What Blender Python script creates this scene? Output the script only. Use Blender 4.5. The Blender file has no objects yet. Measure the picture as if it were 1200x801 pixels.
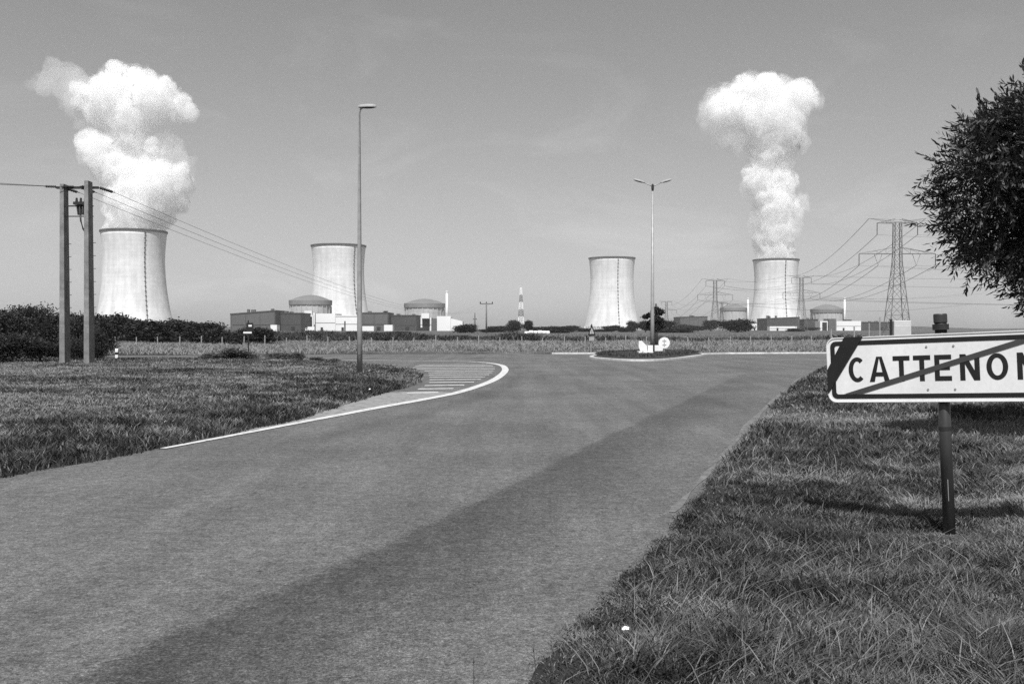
import bpy, bmesh, math, random
import numpy as np
from mathutils import Vector, Matrix, noise as mnoise
R = math.radians
random.seed(7); rng = np.random.default_rng(11)
sc = bpy.context.scene
col = sc.collection

# ------------------------------------------------------------------ camera
F = 1166.7; HZ = 386.0; CAMZ = 1.6            # focal length in px of the 1200 px frame, horizon row, eye height
cam_d = bpy.data.cameras.new('camera'); cam = bpy.data.objects.new('camera', cam_d); col.objects.link(cam)
cam_d.lens = 35; cam_d.sensor_width = 36; cam_d.clip_start = 0.1; cam_d.clip_end = 20000
cam.location = (0, 0, CAMZ); cam.rotation_euler = (R(90) - math.atan(14.5 / F), 0, 0)
sc.camera = cam

# ------------------------------------------------------------------ light
SUN_EL, SUN_AZ = 58.0, 184.0                   # azimuth of the sun seen from above, clockwise from +Y
w = bpy.data.worlds.new('World'); sc.world = w; w.use_nodes = True
nt = w.node_tree; nt.nodes.clear()
sky = nt.nodes.new('ShaderNodeTexSky'); sky.sky_type = 'NISHITA'; sky.sun_disc = False
sky.sun_elevation = R(SUN_EL); sky.sun_rotation = R(SUN_AZ); sky.dust_density = 1.0; sky.air_density = 1.0; sky.ozone_density = 1.0
sep = nt.nodes.new('ShaderNodeSeparateColor')   # black-and-white film behind a yellow-orange filter
m1 = nt.nodes.new('ShaderNodeMath'); m1.operation = 'MULTIPLY'; m1.inputs[1].default_value = 0.5
m2 = nt.nodes.new('ShaderNodeMath'); m2.operation = 'MULTIPLY_ADD'; m2.inputs[1].default_value = 0.5
bg = nt.nodes.new('ShaderNodeBackground'); bg.inputs[1].default_value = 0.083
wo = nt.nodes.new('ShaderNodeOutputWorld')
nt.links.new(sky.outputs[0], sep.inputs[0]); nt.links.new(sep.outputs[0], m1.inputs[0])
nt.links.new(sep.outputs[1], m2.inputs[0]); nt.links.new(m1.outputs[0], m2.inputs[2])
# faint torn cirrus high in the sky
wtc = nt.nodes.new('ShaderNodeTexCoord'); wmp = nt.nodes.new('ShaderNodeMapping'); wmp.inputs['Scale'].default_value = (2.2, 1.4, 6.5); wmp.inputs['Rotation'].default_value = (0, R(-18), 0)
wn = nt.nodes.new('ShaderNodeTexNoise'); wn.inputs['Scale'].default_value = 2.3; wn.inputs['Detail'].default_value = 9; wn.inputs['Roughness'].default_value = .62; wn.inputs['Distortion'].default_value = .7
wr = nt.nodes.new('ShaderNodeMapRange'); wr.inputs[1].default_value = .52; wr.inputs[2].default_value = .80; wr.inputs[3].default_value = 1.0; wr.inputs[4].default_value = 1.28
wm = nt.nodes.new('ShaderNodeMath'); wm.operation = 'MULTIPLY'
nt.links.new(wtc.outputs['Generated'], wmp.inputs[0]); nt.links.new(wmp.outputs[0], wn.inputs[0]); nt.links.new(wn.outputs[0], wr.inputs[0])
nt.links.new(m2.outputs[0], wm.inputs[0]); nt.links.new(wr.outputs[0], wm.inputs[1]); nt.links.new(wm.outputs[0], bg.inputs[0]); nt.links.new(bg.outputs[0], wo.inputs[0])
sd = bpy.data.lights.new('sun', 'SUN'); sd.energy = 4.6; sd.angle = R(0.53); sd.color = (1, 1, 1)
sun = bpy.data.objects.new('sun', sd); col.objects.link(sun)
a = R(SUN_AZ); e = R(SUN_EL)
sdir = Vector((math.sin(a) * math.cos(e), math.cos(a) * math.cos(e), math.sin(e)))
sun.rotation_euler = sdir.to_track_quat('Z', 'Y').to_euler()
sc.view_settings.view_transform = 'Standard'; sc.view_settings.look = 'None'
sc.view_settings.gamma = 1; sc.view_settings.use_curve_mapping = False; sc.view_settings.exposure = 0.35
cy = sc.cycles
cy.use_denoising = False
cy.max_bounces = 24; cy.diffuse_bounces = 3; cy.glossy_bounces = 2; cy.transmission_bounces = 2
cy.volume_bounces = 24; cy.transparent_max_bounces = 6
cy.use_adaptive_sampling = False
cy.sample_clamp_indirect = 8

# ------------------------------------------------------------------ helpers
def wx(px, Y): return (px - 600) / F * Y
def wz(py, Y): return CAMZ + (HZ - py) / F * Y
def gnd(px, py):
    Y = CAMZ * F / (py - HZ); return ((px - 600) / F * Y, Y)

def tag(o, label=None, cat=None, group=None, kind=None):
    if label: o['label'] = label
    if cat: o['category'] = cat
    if group: o['group'] = group
    if kind: o['kind'] = kind
    return o
def empty(name, loc=(0, 0, 0), rz=0, label=None, cat=None, group=None):
    o = bpy.data.objects.new(name, None); col.objects.link(o)
    o.location = loc; o.rotation_euler = (0, 0, rz); o.empty_display_size = 0.3
    return tag(o, label, cat, group)
def copy_tree(o, parent=None):
    c = o.copy(); col.objects.link(c)
    if parent is not None: c.parent = parent
    for ch in list(o.children): copy_tree(ch, c)
    return c

class MB:
    def __init__(s): s.v = []; s.f = []
    def add(s, vs, fs):
        n = len(s.v); s.v += [tuple(p) for p in vs]; s.f += [tuple(i + n for i in f) for f in fs]; return s
    def box(s, c, d, rz=0, M=None):
        x, y, z = d[0] / 2, d[1] / 2, d[2] / 2
        vs = [Vector(p) for p in [(-x,-y,-z),(x,-y,-z),(x,y,-z),(-x,y,-z),(-x,-y,z),(x,-y,z),(x,y,z),(-x,y,z)]]
        if M is None: M = Matrix.Translation(c) @ Matrix.Rotation(rz, 4, 'Z')
        else: M = Matrix.Translation(c) @ M
        return s.add([M @ p for p in vs], [(3,2,1,0),(4,5,6,7),(0,1,5,4),(1,2,6,5),(2,3,7,6),(3,0,4,7)])
    def bb(s, x0, x1, y0, y1, z0, z1):
        return s.box(((x0+x1)/2, (y0+y1)/2, (z0+z1)/2), (x1-x0, y1-y0, z1-z0))
    def tube(s, pts, rads, n=8, cap=True):
        pts = [Vector(p) for p in pts]
        if not hasattr(rads, '__len__'): rads = [rads] * len(pts)
        rings = []
        for i, p in enumerate(pts):
            d = (pts[min(i+1, len(pts)-1)] - pts[max(i-1, 0)])
            if d.length < 1e-9: d = Vector((0, 0, 1))
            d.normalize()
            up = Vector((0, 0, 1)) if abs(d.z) < 0.9 else Vector((0, 1, 0))
            a_ = d.cross(up).normalized(); b_ = a_.cross(d)
            rings.append([p + (a_ * math.cos(t) + b_ * math.sin(t)) * rads[i] for t in [2*math.pi*(k+.5)/n for k in range(n)]])
        vs = [q for r in rings for q in r]; fs = []
        for i in range(len(pts)-1):
            for k in range(n):
                k2 = (k+1) % n; fs.append((i*n+k, (i+1)*n+k, (i+1)*n+k2, i*n+k2))
        if cap: fs.append(tuple(range(n))); fs.append(tuple(reversed([(len(pts)-1)*n+k for k in range(n)])))
        return s.add(vs, fs)
    def bar(s, a_, b_, t): return s.tube([a_, b_], t * .707, 4)
    def lathe(s, prof, n=32, c=(0,0,0), a0=0, a1=2*math.pi):
        full = abs(a1 - a0 - 2*math.pi) < 1e-6; m = n if full else n+1
        vs = [(c[0]+r*math.cos(a0+(a1-a0)*k/n), c[1]+r*math.sin(a0+(a1-a0)*k/n), c[2]+z) for r, z in prof for k in range(m)]
        fs = []
        for i in range(len(prof)-1):
            for k in range(n):
                k2 = (k+1) % m; fs.append((i*m+k, i*m+k2, (i+1)*m+k2, (i+1)*m+k))
        return s.add(vs, fs)
    def prism(s, poly, z0, z1):
        n = len(poly)
        return s.add([(p[0],p[1],z0) for p in poly]+[(p[0],p[1],z1) for p in poly],
                     [tuple(reversed(range(n))), tuple(range(n, 2*n))]+[(k,(k+1)%n,(k+1)%n+n,k+n) for k in range(n)])
    def build(s, name, mat, parent=None, smooth=False, bevel=0):
        me = bpy.data.meshes.new(name); me.from_pydata(s.v, [], s.f); me.update()
        bm = bmesh.new(); bm.from_mesh(me); bmesh.ops.recalc_face_normals(bm, faces=bm.faces)
        bm.to_mesh(me); bm.free()
        if smooth:
            for p in me.polygons: p.use_smooth = True
        me.materials.append(mat)
        o = bpy.data.objects.new(name, me); col.objects.link(o)
        if parent is not None: o.parent = parent
        if bevel:
            b = o.modifiers.new('bevel', 'BEVEL'); b.width = bevel; b.segments = 2; b.limit_method = 'ANGLE'
        return o

def np_mesh(name, verts, loops, sizes, mat, attrs=None, parent=None, smooth=False):
    me = bpy.data.meshes.new(name)
    nv, nf = len(verts), len(sizes)
    me.vertices.add(nv); me.vertices.foreach_set('co', np.ascontiguousarray(verts, dtype=np.float32).ravel())
    me.loops.add(len(loops)); me.loops.foreach_set('vertex_index', np.ascontiguousarray(loops, dtype=np.int32))
    me.polygons.add(nf); st = np.concatenate([[0], np.cumsum(sizes)[:-1]]).astype(np.int32)
    me.polygons.foreach_set('loop_start', st)
    me.polygons.foreach_set('use_smooth', np.full(nf, smooth, dtype=bool))
    me.update(calc_edges=True)
    for k, v in (attrs or {}).items():
        at = me.attributes.new(k, 'FLOAT', 'POINT'); at.data.foreach_set('value', np.ascontiguousarray(v, dtype=np.float32))
    me.materials.append(mat)
    o = bpy.data.objects.new(name, me); col.objects.link(o)
    if parent is not None: o.parent = parent
    return o

_g = rng.random((256, 256))
def vnoise(x, y):                                   # smooth value noise, vectorised, 0..1
    xi = np.floor(x).astype(int); yi = np.floor(y).astype(int); fx = x - xi; fy = y - yi
    fx = fx*fx*(3-2*fx); fy = fy*fy*(3-2*fy)
    g = lambda i, j: _g[i % 256, j % 256]
    return (g(xi,yi)*(1-fx)+g(xi+1,yi)*fx)*(1-fy)+(g(xi,yi+1)*(1-fx)+g(xi+1,yi+1)*fx)*fy
def fbm(x, y, o=4):
    s = 0; a_ = .5; t = 0
    for k in range(o): s = s + a_*vnoise(x*2**k+17*k, y*2**k+31*k); t += a_; a_ *= .5
    return s / t

# ------------------------------------------------------------------ materials (greys: the place as black-and-white film records it)
MATS = {}
def mat(name, v, rough=.8, var=.15, scale=3.0, bump=0.0, metal=0, coord='Object', stretch=(1,1,1), fine=None, spec=.3):
    if name in MATS: return MATS[name]
    m = bpy.data.materials.new(name); m.use_nodes = True; n = m.node_tree; b = n.nodes['Principled BSDF']
    b.inputs['Roughness'].default_value = rough; b.inputs['Metallic'].default_value = metal
    b.inputs['Specular IOR Level'].default_value = spec
    tc = n.nodes.new('ShaderNodeTexCoord'); mp = n.nodes.new('ShaderNodeMapping'); mp.inputs['Scale'].default_value = stretch
    n.links.new(tc.outputs[coord], mp.inputs[0])
    nz = n.nodes.new('ShaderNodeTexNoise'); nz.inputs['Scale'].default_value = scale; nz.inputs['Detail'].default_value = 7; nz.inputs['Roughness'].default_value = .62
    n.links.new(mp.outputs[0], nz.inputs[0])
    mr = n.nodes.new('ShaderNodeMapRange'); mr.inputs[1].default_value = .3; mr.inputs[2].default_value = .7
    mr.inputs[3].default_value = v*(1-var); mr.inputs[4].default_value = v*(1+var)
    n.links.new(nz.outputs[0], mr.inputs[0]); out = mr.outputs[0]
    if fine:
        nf = n.nodes.new('ShaderNodeTexNoise'); nf.inputs['Scale'].default_value = fine[0]; nf.inputs['Detail'].default_value = 4; nf.inputs['Roughness'].default_value = .75
        n.links.new(tc.outputs[coord], nf.inputs[0])
        mf = n.nodes.new('ShaderNodeMapRange'); mf.inputs[1].default_value = .3; mf.inputs[2].default_value = .7
        mf.inputs[3].default_value = 1-fine[1]; mf.inputs[4].default_value = 1+fine[1]; n.links.new(nf.outputs[0], mf.inputs[0])
        mm = n.nodes.new('ShaderNodeMath'); mm.operation = 'MULTIPLY'; n.links.new(out, mm.inputs[0]); n.links.new(mf.outputs[0], mm.inputs[1]); out = mm.outputs[0]
    n.links.new(out, b.inputs['Base Color'])
    if bump:
        bp = n.nodes.new('ShaderNodeBump'); bp.inputs['Strength'].default_value = bump; bp.inputs['Distance'].default_value = .02
        n.links.new((nf if fine else nz).outputs[0], bp.inputs['Height']); n.links.new(bp.outputs[0], b.inputs['Normal'])
    MATS[name] = m; return m

def tone_mat(name, lo, hi, rough=.7, trans=0.0, attr='tone'):       # colour read from a per-blade / per-leaf attribute
    m = bpy.data.materials.new(name); m.use_nodes = True; n = m.node_tree; b = n.nodes['Principled BSDF']
    at = n.nodes.new('ShaderNodeAttribute'); at.attribute_name = attr
    mr = n.nodes.new('ShaderNodeMapRange'); mr.inputs[3].default_value = lo; mr.inputs[4].default_value = hi
    n.links.new(at.outputs['Fac'], mr.inputs[0]); n.links.new(mr.outputs[0], b.inputs['Base Color'])
    b.inputs['Roughness'].default_value = rough; b.inputs['Specular IOR Level'].default_value = .35
    if trans:
        tr = n.nodes.new('ShaderNodeBsdfTranslucent'); n.links.new(mr.outputs[0], tr.inputs[0])
        mx = n.nodes.new('ShaderNodeMixShader'); mx.inputs[0].default_value = trans
        n.links.new(b.outputs[0], mx.inputs[1]); n.links.new(tr.outputs[0], mx.inputs[2]); n.links.new(mx.outputs[0], n.nodes['Material Output'].inputs[0])
    return m

M_white = mat('white_paint', .78, .45, .06, 6)
M_sign_white = mat('reflective_white', .72, .4, .10, 2.2, fine=(45, .06), stretch=(1,1,.5))
M_black = mat('black_film', .015, .5, .2, 10)
M_dark = mat('dark_paint', .03, .45, .2, 8)
M_red = mat('red_bar_seen_grey', .055, .45, .08, 8)
M_postdark = mat('dark_post_paint', .035, .38, .35, 9, stretch=(1,1,.3), spec=.5)
M_galv = mat('galvanised_steel', .32, .5, .18, 5, metal=.2)
M_steel = mat('weathered_steel', .13, .6, .2, 1)
M_conc = mat('pole_concrete', .21, .85, .35, 2.2, fine=(25, .3), bump=.3)
M_kerb = mat('kerb_stone', .46, .8, .2, 3, fine=(30, .15))
M_insul = mat('insulator_glaze', .03, .25, .1, 5)
M_wire = mat('wire', .05, .6, .1, 1)
M_bark = mat('bark', .07, .9, .3, 9, stretch=(1,1,.3), bump=.5)
M_twig = mat('twig_bark', .05, .9, .3, 9)
M_wood = mat('weathered_post_wood', .3, .9, .3, 4, fine=(20,.2))

def road_material():
    m = bpy.data.materials.new('asphalt'); m.use_nodes = True; n = m.node_tree; b = n.nodes['Principled BSDF']; L = n.links.new
    tc = n.nodes.new('ShaderNodeTexCoord')
    def nz(scale, det, rgh, st=(1,1,1), rot=0):
        mp = n.nodes.new('ShaderNodeMapping'); mp.inputs['Scale'].default_value = st; mp.inputs['Rotation'].default_value = (0,0,rot)
        t = n.nodes.new('ShaderNodeTexNoise'); t.inputs['Scale'].default_value = scale; t.inputs['Detail'].default_value = det; t.inputs['Roughness'].default_value = rgh
        L(tc.outputs['Object'], mp.inputs[0]); L(mp.outputs[0], t.inputs[0]); return t.outputs[0]
    def mr(x, a0, a1, b0, b1):
        t = n.nodes.new('ShaderNodeMapRange'); L(x, t.inputs[0])
        for i, v in zip((1,2,3,4), (a0,a1,b0,b1)): t.inputs[i].default_value = v
        return t.outputs[0]
    def mul(x, y, op='MULTIPLY'):
        t = n.nodes.new('ShaderNodeMath'); t.operation = op
        for i, v in enumerate((x, y)):
            if hasattr(v, 'links'): L(v, t.inputs[i])
            else: t.inputs[i].default_value = v
        return t.outputs[0]
    at = n.nodes.new('ShaderNodeAttribute'); at.attribute_name = 'tone'
    v = mul(.095, mr(nz(170, 3, .7),  .3, .7, .25, 1.9))                # stone chips
    v = mul(v, mr(nz(60, 3, .8), .32, .68, .35, 1.75)); v = mul(v, mr(nz(22, 4, .85), .33, .67, .5, 1.55))
    v = mul(v, mr(nz(7, 6, .85), .33, .67, .62, 1.42))
    v = mul(v, mr(nz(.35, 5, .65), .3, .7, .78, 1.22))                  # patchy wear
    v = mul(v, mr(nz(1.0, 4, .6, (1.6, .12, 1), R(-13)), .3, .7, .82, 1.18))   # streaks along the lane
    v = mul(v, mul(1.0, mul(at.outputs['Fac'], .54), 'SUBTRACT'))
    L(v, b.inputs['Base Color']); b.inputs['Roughness'].default_value = .82; b.inputs['Specular IOR Level'].default_value = .3
    bp = n.nodes.new('ShaderNodeBump'); bp.inputs['Strength'].default_value = .5; bp.inputs['Distance'].default_value = .008
    L(nz(120, 3, .7), bp.inputs['Height']); L(bp.outputs[0], b.inputs['Normal'])
    return m
M_road = road_material()

def worn_paint(name, v, thr):                      # paint with worn-through holes
    m = bpy.data.materials.new(name); m.use_nodes = True; n = m.node_tree; b = n.nodes['Principled BSDF']
    tc = n.nodes.new('ShaderNodeTexCoord'); t = n.nodes.new('ShaderNodeTexNoise'); t.inputs['Scale'].default_value = 5; t.inputs['Detail'].default_value = 9; t.inputs['Roughness'].default_value = .8
    n.links.new(tc.outputs['Object'], t.inputs[0])
    r = n.nodes.new('ShaderNodeMapRange'); r.inputs[1].default_value = thr-.06; r.inputs[2].default_value = thr+.06; r.inputs[3].default_value = .11; r.inputs[4].default_value = v
    n.links.new(t.outputs[0], r.inputs[0]); n.links.new(r.outputs[0], b.inputs['Base Color']); b.inputs['Roughness'].default_value = .7
    return m
M_line = worn_paint('road_paint', .58, .42); M_hatch = worn_paint('worn_road_paint', .6, .42); M_pale = worn_paint('pale_grit', .27, .46)

# ------------------------------------------------------------------ ground and roads
RV = [(-3,-6),(-.75,1.5),(.08,4.56),(.37,5.35),(.83,6.7),(1.46,8.5),(2.3,11.2),(3.2,13.9),(5.3,20.3),(9.2,31.6),(14.7,46),(19,51),(32,54),(90,56),(90,-6)]
LV = [(-90,-6),(-9,-6),(-6.9,5),(-5.5,10.73),(-5.03,12.36),(-4.74,13.5),(-4.44,14.8),(-3.77,17.6),(-3.62,19.9),(-3.35,23.6),(-2.95,27.1),
      (-2.8,30),(-3.08,33.3),(-3.45,37.3),(-4.6,41.5),(-7,46.0),(-10.8,49.5),(-15.8,52.6),(-24,55.5),(-90,57)]
IS = [(4.3,55.5),(4.9,52.3),(6.0,50.2),(7.4,50.6),(9.0,53.5),(10.8,58),(11.9,61.5),(11.6,64.0),(9.5,64.6),(7,63.6),(5.2,60.5)]
def in_poly(x, y, P):
    r = np.zeros(x.shape, bool); n = len(P)
    for i in range(n):
        x1, y1 = P[i]; x2, y2 = P[(i+1) % n]
        c = ((y1 > y) != (y2 > y)) & (x < (x2-x1)*(y-y1)/((y2-y1) if y2 != y1 else 1e-9)+x1)
        r ^= c
    return r
def dist_poly(x, y, P):
    d = np.full(x.shape, 1e9); n = len(P)
    for i in range(n):
        ax, ay = P[i]; bx, by = P[(i+1) % n]; vx, vy = bx-ax, by-ay
        t = np.clip(((x-ax)*vx+(y-ay)*vy)/(vx*vx+vy*vy), 0, 1)
        d = np.minimum(d, np.hypot(x-ax-t*vx, y-ay-t*vy))
    return d
def sdf(x, y, P): return np.where(in_poly(x, y, P), 1, -1)*dist_poly(x, y, P)
FAR = [(-6000,66.8),(-60,60.5),(-20,62.0),(-8,65),(4,65.6),(14,67.6),(60,69),(6000,72),(6000,9000),(-6000,9000)]
def verge(x, y):                                     # signed distance into the nearest grassed area (the island not counted)
    return np.maximum(np.maximum(sdf(x, y, RV), sdf(x, y, LV)), sdf(x, y, FAR))
def height(x, y):
    d = verge(x, y) + (fbm(x*2.3, y*2.3, 3)-.5)*.16
    out = np.abs(x) > 85
    d = np.where(out & (y < 60), 2, d)
    h = np.clip(d/.35, -1, 1)*.05 + np.clip((d-.3)/3, 0, 1)*.06 + np.clip(d, 0, 1)*(fbm(x*.6+5, y*.6, 3)-.5)*.10
    h = h - .12*np.exp(-((x-3.2)**2/3.5+(y-7.9)**2/6))*np.clip(d/.5, 0, 1)
    h = h + .16*np.exp(-(((x-4.9)/.8)**2+((y-8.1)/.9)**2))  # mound added to draw the sign's shadow nearer and hide its right end
    h = h + np.clip((y-75)/60, 0, 1)*np.clip(1-(y-75)/700, 0, 1)*.15
    return h
def spaced(lo, hi, fine, grow, limit):
    a_ = [0.0]; s = fine
    while a_[-1] < limit:
        if a_[-1] > hi: s *= grow
        a_.append(a_[-1]+s)
    return np.array(a_)
xp = spaced(0, 8, .14, 1.045, 5000); xs = np.concatenate([-xp[::-1][:-1], xp])
ys = np.concatenate([[-400,-60,-20,-6], np.arange(0, 16, .14), 16+spaced(0, 0, .14, 1.022, 5000)])
GX, GY = np.meshgrid(xs, ys); GZ = height(GX, GY)
nx, ny = len(xs), len(ys)
idx = np.arange(nx*ny).reshape(ny, nx)
q = np.stack([idx[:-1,:-1], idx[:-1,1:], idx[1:,1:], idx[1:,:-1]], -1).reshape(-1, 4)
def dry(x, y):                                       # straw-coloured dry patches, 0..1
    n_ = fbm(x*.35+9, y*.18+3, 4)
    v = np.clip((n_-.42)*4.5, 0, 1)
    near = (x > 0) & (y < 40) & (y > 0)
    # worn dry path running beyond the sign, pale ground to its right
    pth = np.exp(-((y-(18.5-1.35*(x-4.5)))/1.7)**2) * (x > 2.8)
    pth2 = np.exp(-(((x-4.5)/.75)**2+((y-8.6)/1.0)**2)) + .5*np.exp(-(((x-2.9)/.6)**2+((y-5.2)/.5)**2))
    v = np.where(near, np.clip(.25*v + pth + pth2, 0, 1), v)
    lf = (x < 0) & (y < 50)
    band = np.clip((y-(16+.0*x))/5, 0, 1)*np.clip((44-y)/5, 0, 1)*np.clip((-x-4.5)/4, 0, 1)
    v = np.where(lf, np.clip(v*.5+band*np.clip(2.6*fbm(x*.18, y*.55, 3)-.75, 0, 1.1), 0, 1)*np.clip((-x+.25*y-8.0)/4+.25, .05, 1), v)
    return v
soil = bpy.data.materials.new('turf_soil'); soil.use_nodes = True
n = soil.node_tree; b = n.nodes['Principled BSDF']; b.inputs['Roughness'].default_value = .95; b.inputs['Specular IOR Level'].default_value = .1
at = n.nodes.new('ShaderNodeAttribute'); at.attribute_name = 'dry'
tc = n.nodes.new('ShaderNodeTexCoord'); tn = n.nodes.new('ShaderNodeTexNoise'); tn.inputs['Scale'].default_value = 1.2; tn.inputs['Detail'].default_value = 12; tn.inputs['Roughness'].default_value = .75
n.links.new(tc.outputs['Object'], tn.inputs[0])
r1 = n.nodes.new('ShaderNodeMapRange'); r1.inputs[1].default_value=.3; r1.inputs[2].default_value=.7; r1.inputs[3].default_value=.5; r1.inputs[4].default_value=1.5; n.links.new(tn.outputs[0], r1.inputs[0])
r2 = n.nodes.new('ShaderNodeMapRange'); r2.inputs[3].default_value=.035; r2.inputs[4].default_value=.12; n.links.new(at.outputs['Fac'], r2.inputs[0])
mm = n.nodes.new('ShaderNodeMath'); mm.operation='MULTIPLY'; n.links.new(r1.outputs[0], mm.inputs[0]); n.links.new(r2.outputs[0], mm.inputs[1]); n.links.new(mm.outputs[0], b.inputs['Base Color'])
dr = dry(GX, GY); dr = np.where(GY > 66, .75*fbm(GX*.02, GY*.01, 3)+.35, dr)
ground = np_mesh('ground', np.stack([GX, GY, GZ], -1).reshape(-1, 3), q.ravel(), np.full(len(q), 4), soil, {'dry': dr.ravel()}, smooth=True)
tag(ground, kind='structure')

rx = np.concatenate([np.arange(-90,-10,4), np.arange(-10,20,.25), np.arange(20,91,5)]); ry = np.concatenate([np.arange(-6,60,.5), np.arange(60,76,1)])
RX, RY = np.meshgrid(rx, ry); ii = np.arange(RX.size).reshape(RX.shape)
q = np.stack([ii[:-1,:-1], ii[:-1,1:], ii[1:,1:], ii[1:,:-1]], -1).reshape(-1, 4)
q = q[(verge(RX.ravel()[q], RY.ravel()[q]).min(axis=1) < .2)]
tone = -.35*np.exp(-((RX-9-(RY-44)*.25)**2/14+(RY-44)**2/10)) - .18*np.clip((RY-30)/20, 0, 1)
skid = [gnd(*p) for p in ((330,521),(400,507),(460,493),(520,478),(570,463),(606,446),(612,436))]
for (ax, ay), (bx_, by_) in zip(skid[:-1], skid[1:]):
    vx, vy = bx_-ax, by_-ay; t_ = np.clip(((RX-ax)*vx+(RY-ay)*vy)/(vx*vx+vy*vy), 0, 1); tone = np.maximum(tone, .34*np.exp(-((RX-ax-t_*vx)**2+(RY-ay-t_*vy)**2)/.09) + np.minimum(tone, 0)*.0)
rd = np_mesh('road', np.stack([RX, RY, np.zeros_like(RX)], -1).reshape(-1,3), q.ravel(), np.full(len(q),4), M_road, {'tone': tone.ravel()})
tag(rd, kind='structure')
# darker, newer strip of asphalt along the right-hand lane
le = [(-3.2,1.5),(-2.09,4.51),(-1.0,7.35),(0,10.4),(1.24,14.5),(3.8,22.2),(7.4,33.5),(10.5,42)]
ri = [(-1.2,1.5),(-.35,4.5),(.35,7.0),(1.25,10.0),(2.45,14.0),(4.9,21.5),(8.6,32.5),(11.8,41.5)]
NS, NA = 80, 14; V = []; T = []
for i in range(NS+1):
    t = i/NS*(len(le)-1); k = min(int(t), len(le)-2); f = t-k
    A = Vector(le[k]).lerp(Vector(le[k+1]), f); B = Vector(ri[k]).lerp(Vector(ri[k+1]), f)
    for j in range(NA+1):
        s = j/NA; p = A.lerp(B, s); V.append((p.x+.03*math.sin(i*1.7)*(1-s), p.y, .0035-.0025*s))
        T.append((1-s**1.8)*(1-(i/NS)**3)*min(1, j/1.2)*.85)
ii = np.arange(len(V)).reshape(NS+1, NA+1)
q = np.stack([ii[:-1,:-1], ii[:-1,1:], ii[1:,1:], ii[1:,:-1]], -1).reshape(-1, 4)
tag(np_mesh('road_repair_strip', np.array(V), q.ravel(), np.full(len(q),4), M_road, {'tone': np.array(T)}), kind='structure')

def ribbon(name, pts, wd, m, z=.006, sub=6):
    P = []
    for i in range(len(pts)-1):                      # Catmull-Rom
        p0, p1, p2, p3 = [Vector(pts[max(0, min(len(pts)-1, i+k))]) for k in (-1,0,1,2)]
        for s in range(sub):
            t = s/sub; P.append(.5*((2*p1)+(-p0+p2)*t+(2*p0-5*p1+4*p2-p3)*t*t+(-p0+3*p1-3*p2+p3)*t**3))
    P.append(Vector(pts[-1])); vs = []; W = wd if callable(wd) else (lambda u: wd)
    for i, p in enumerate(P):
        d = (P[min(i+1,len(P)-1)]-P[max(i-1,0)]).normalized(); nn = Vector((-d.y, d.x))*W(i/(len(P)-1))/2
        vs += [(p.x+nn.x, p.y+nn.y, z), (p.x-nn.x, p.y-nn.y, z)]
    mb = MB(); mb.add(vs, [(2*i, 2*i+1, 2*i+3, 2*i+2) for i in range(len(P)-1)])
    return tag(mb.build(name, m), kind='structure')
linepx = [(190,526),(280,509),(350,495.5),(400,486),(450,476.5),(500,467.5),(540,459),(575,447),(589,438),(592,432),(586,427.5),(568,424.8),(540,423.4),(500,422.8),(420,421.9),(340,421.3)]
LP = [gnd(*p) for p in linepx]
ribbon('road_edge_line', LP, lambda u: .26 if u > .3 else .10+.16*u/.3, M_line, .010)
# pale gritty wedge between the verge and the line, then worn hatching
wedge = [gnd(*p) for p in [(255,513),(350,494),(400,484.5),(450,475.5),(500,466.5),(530,460),(505,458.5),(470,459),(445,461),(400,474),(350,488)]]
tag(MB().add([(x, y, .005) for x, y in wedge], [tuple(range(len(wedge)))]).build('grit_wedge', M_pale), kind='structure')
ribbon('grit_edge', [(1.40,8.7),(2.22,11.2),(3.10,13.9),(5.17,20.3),(9.05,31.6),(11.6,38.5)], lambda u: .05+.05*math.sin(u*41)+.09*math.exp(-((u-.52)/.1)**2), worn_paint('edge_grit', .19, .52), .005)
hm = MB()
lineA = np.array([gnd(*p) for p in linepx[5:12]]); vergeA = [(-3.04,23.6),(-2.78,27.1),(-2.8,30),(-3.08,33.3),(-3.45,37.3),(-4.6,41.5),(-7,46.0)]
for k, Y in enumerate(np.arange(24.9, 46, 1.65)):
    o_ = np.argsort(lineA[:,1]); x1 = np.interp(Y, lineA[o_,1], lineA[o_,0]) - .3
    x0 = np.interp(Y, [p[1] for p in vergeA], [p[0] for p in vergeA]) + .3
    if Y > 40: x0 = max(x0, -4.2)
    if x1-x0 < .3: continue
    hm.add([(x0,Y,.008),(x1-.1,Y+.25,.008),(x1-.1,Y+.57,.008),(x0,Y+.32,.008)], [(0,1,2,3)])
tag(hm.build('hatched_road_marking', M_hatch), kind='structure')
# far edge line of the crossing road
def kerb_run(name, pts, h, m):
    mb = MB(); P = [Vector(p) for p in pts]; vs = []
    for i, p in enumerate(P):
        d = (P[min(i+1,len(P)-1)]-P[max(i-1,0)]).normalized(); nn = Vector((-d.y, d.x))*.09
        for o_, z in ((-1,-.05),(-.85,h),(.85,h+.01),(1,-.05)): vs.append((p.x+nn.x*o_, p.y+nn.y*o_, z))
    mb.add(vs, [(4*i+k, 4*i+4+k, 4*i+5+k, 4*i+1+k) for i in range(len(P)-1) for k in range(3)])
    tag(mb.build(name, m), kind='structure')
kerb_run('far_kerb', [(11.6,63.0),(14,65.4),(19,66.3),(30,67.0),(45,68.0),(70,69.2)], .085, mat('pale_kerb', .5, .8, .3, .8, fine=(8,.3)))
kerb_run('far_kerb', [(2.6,65.15),(5,65.3),(8,65.5)], .09, mat('pale_kerb', .66))

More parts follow.
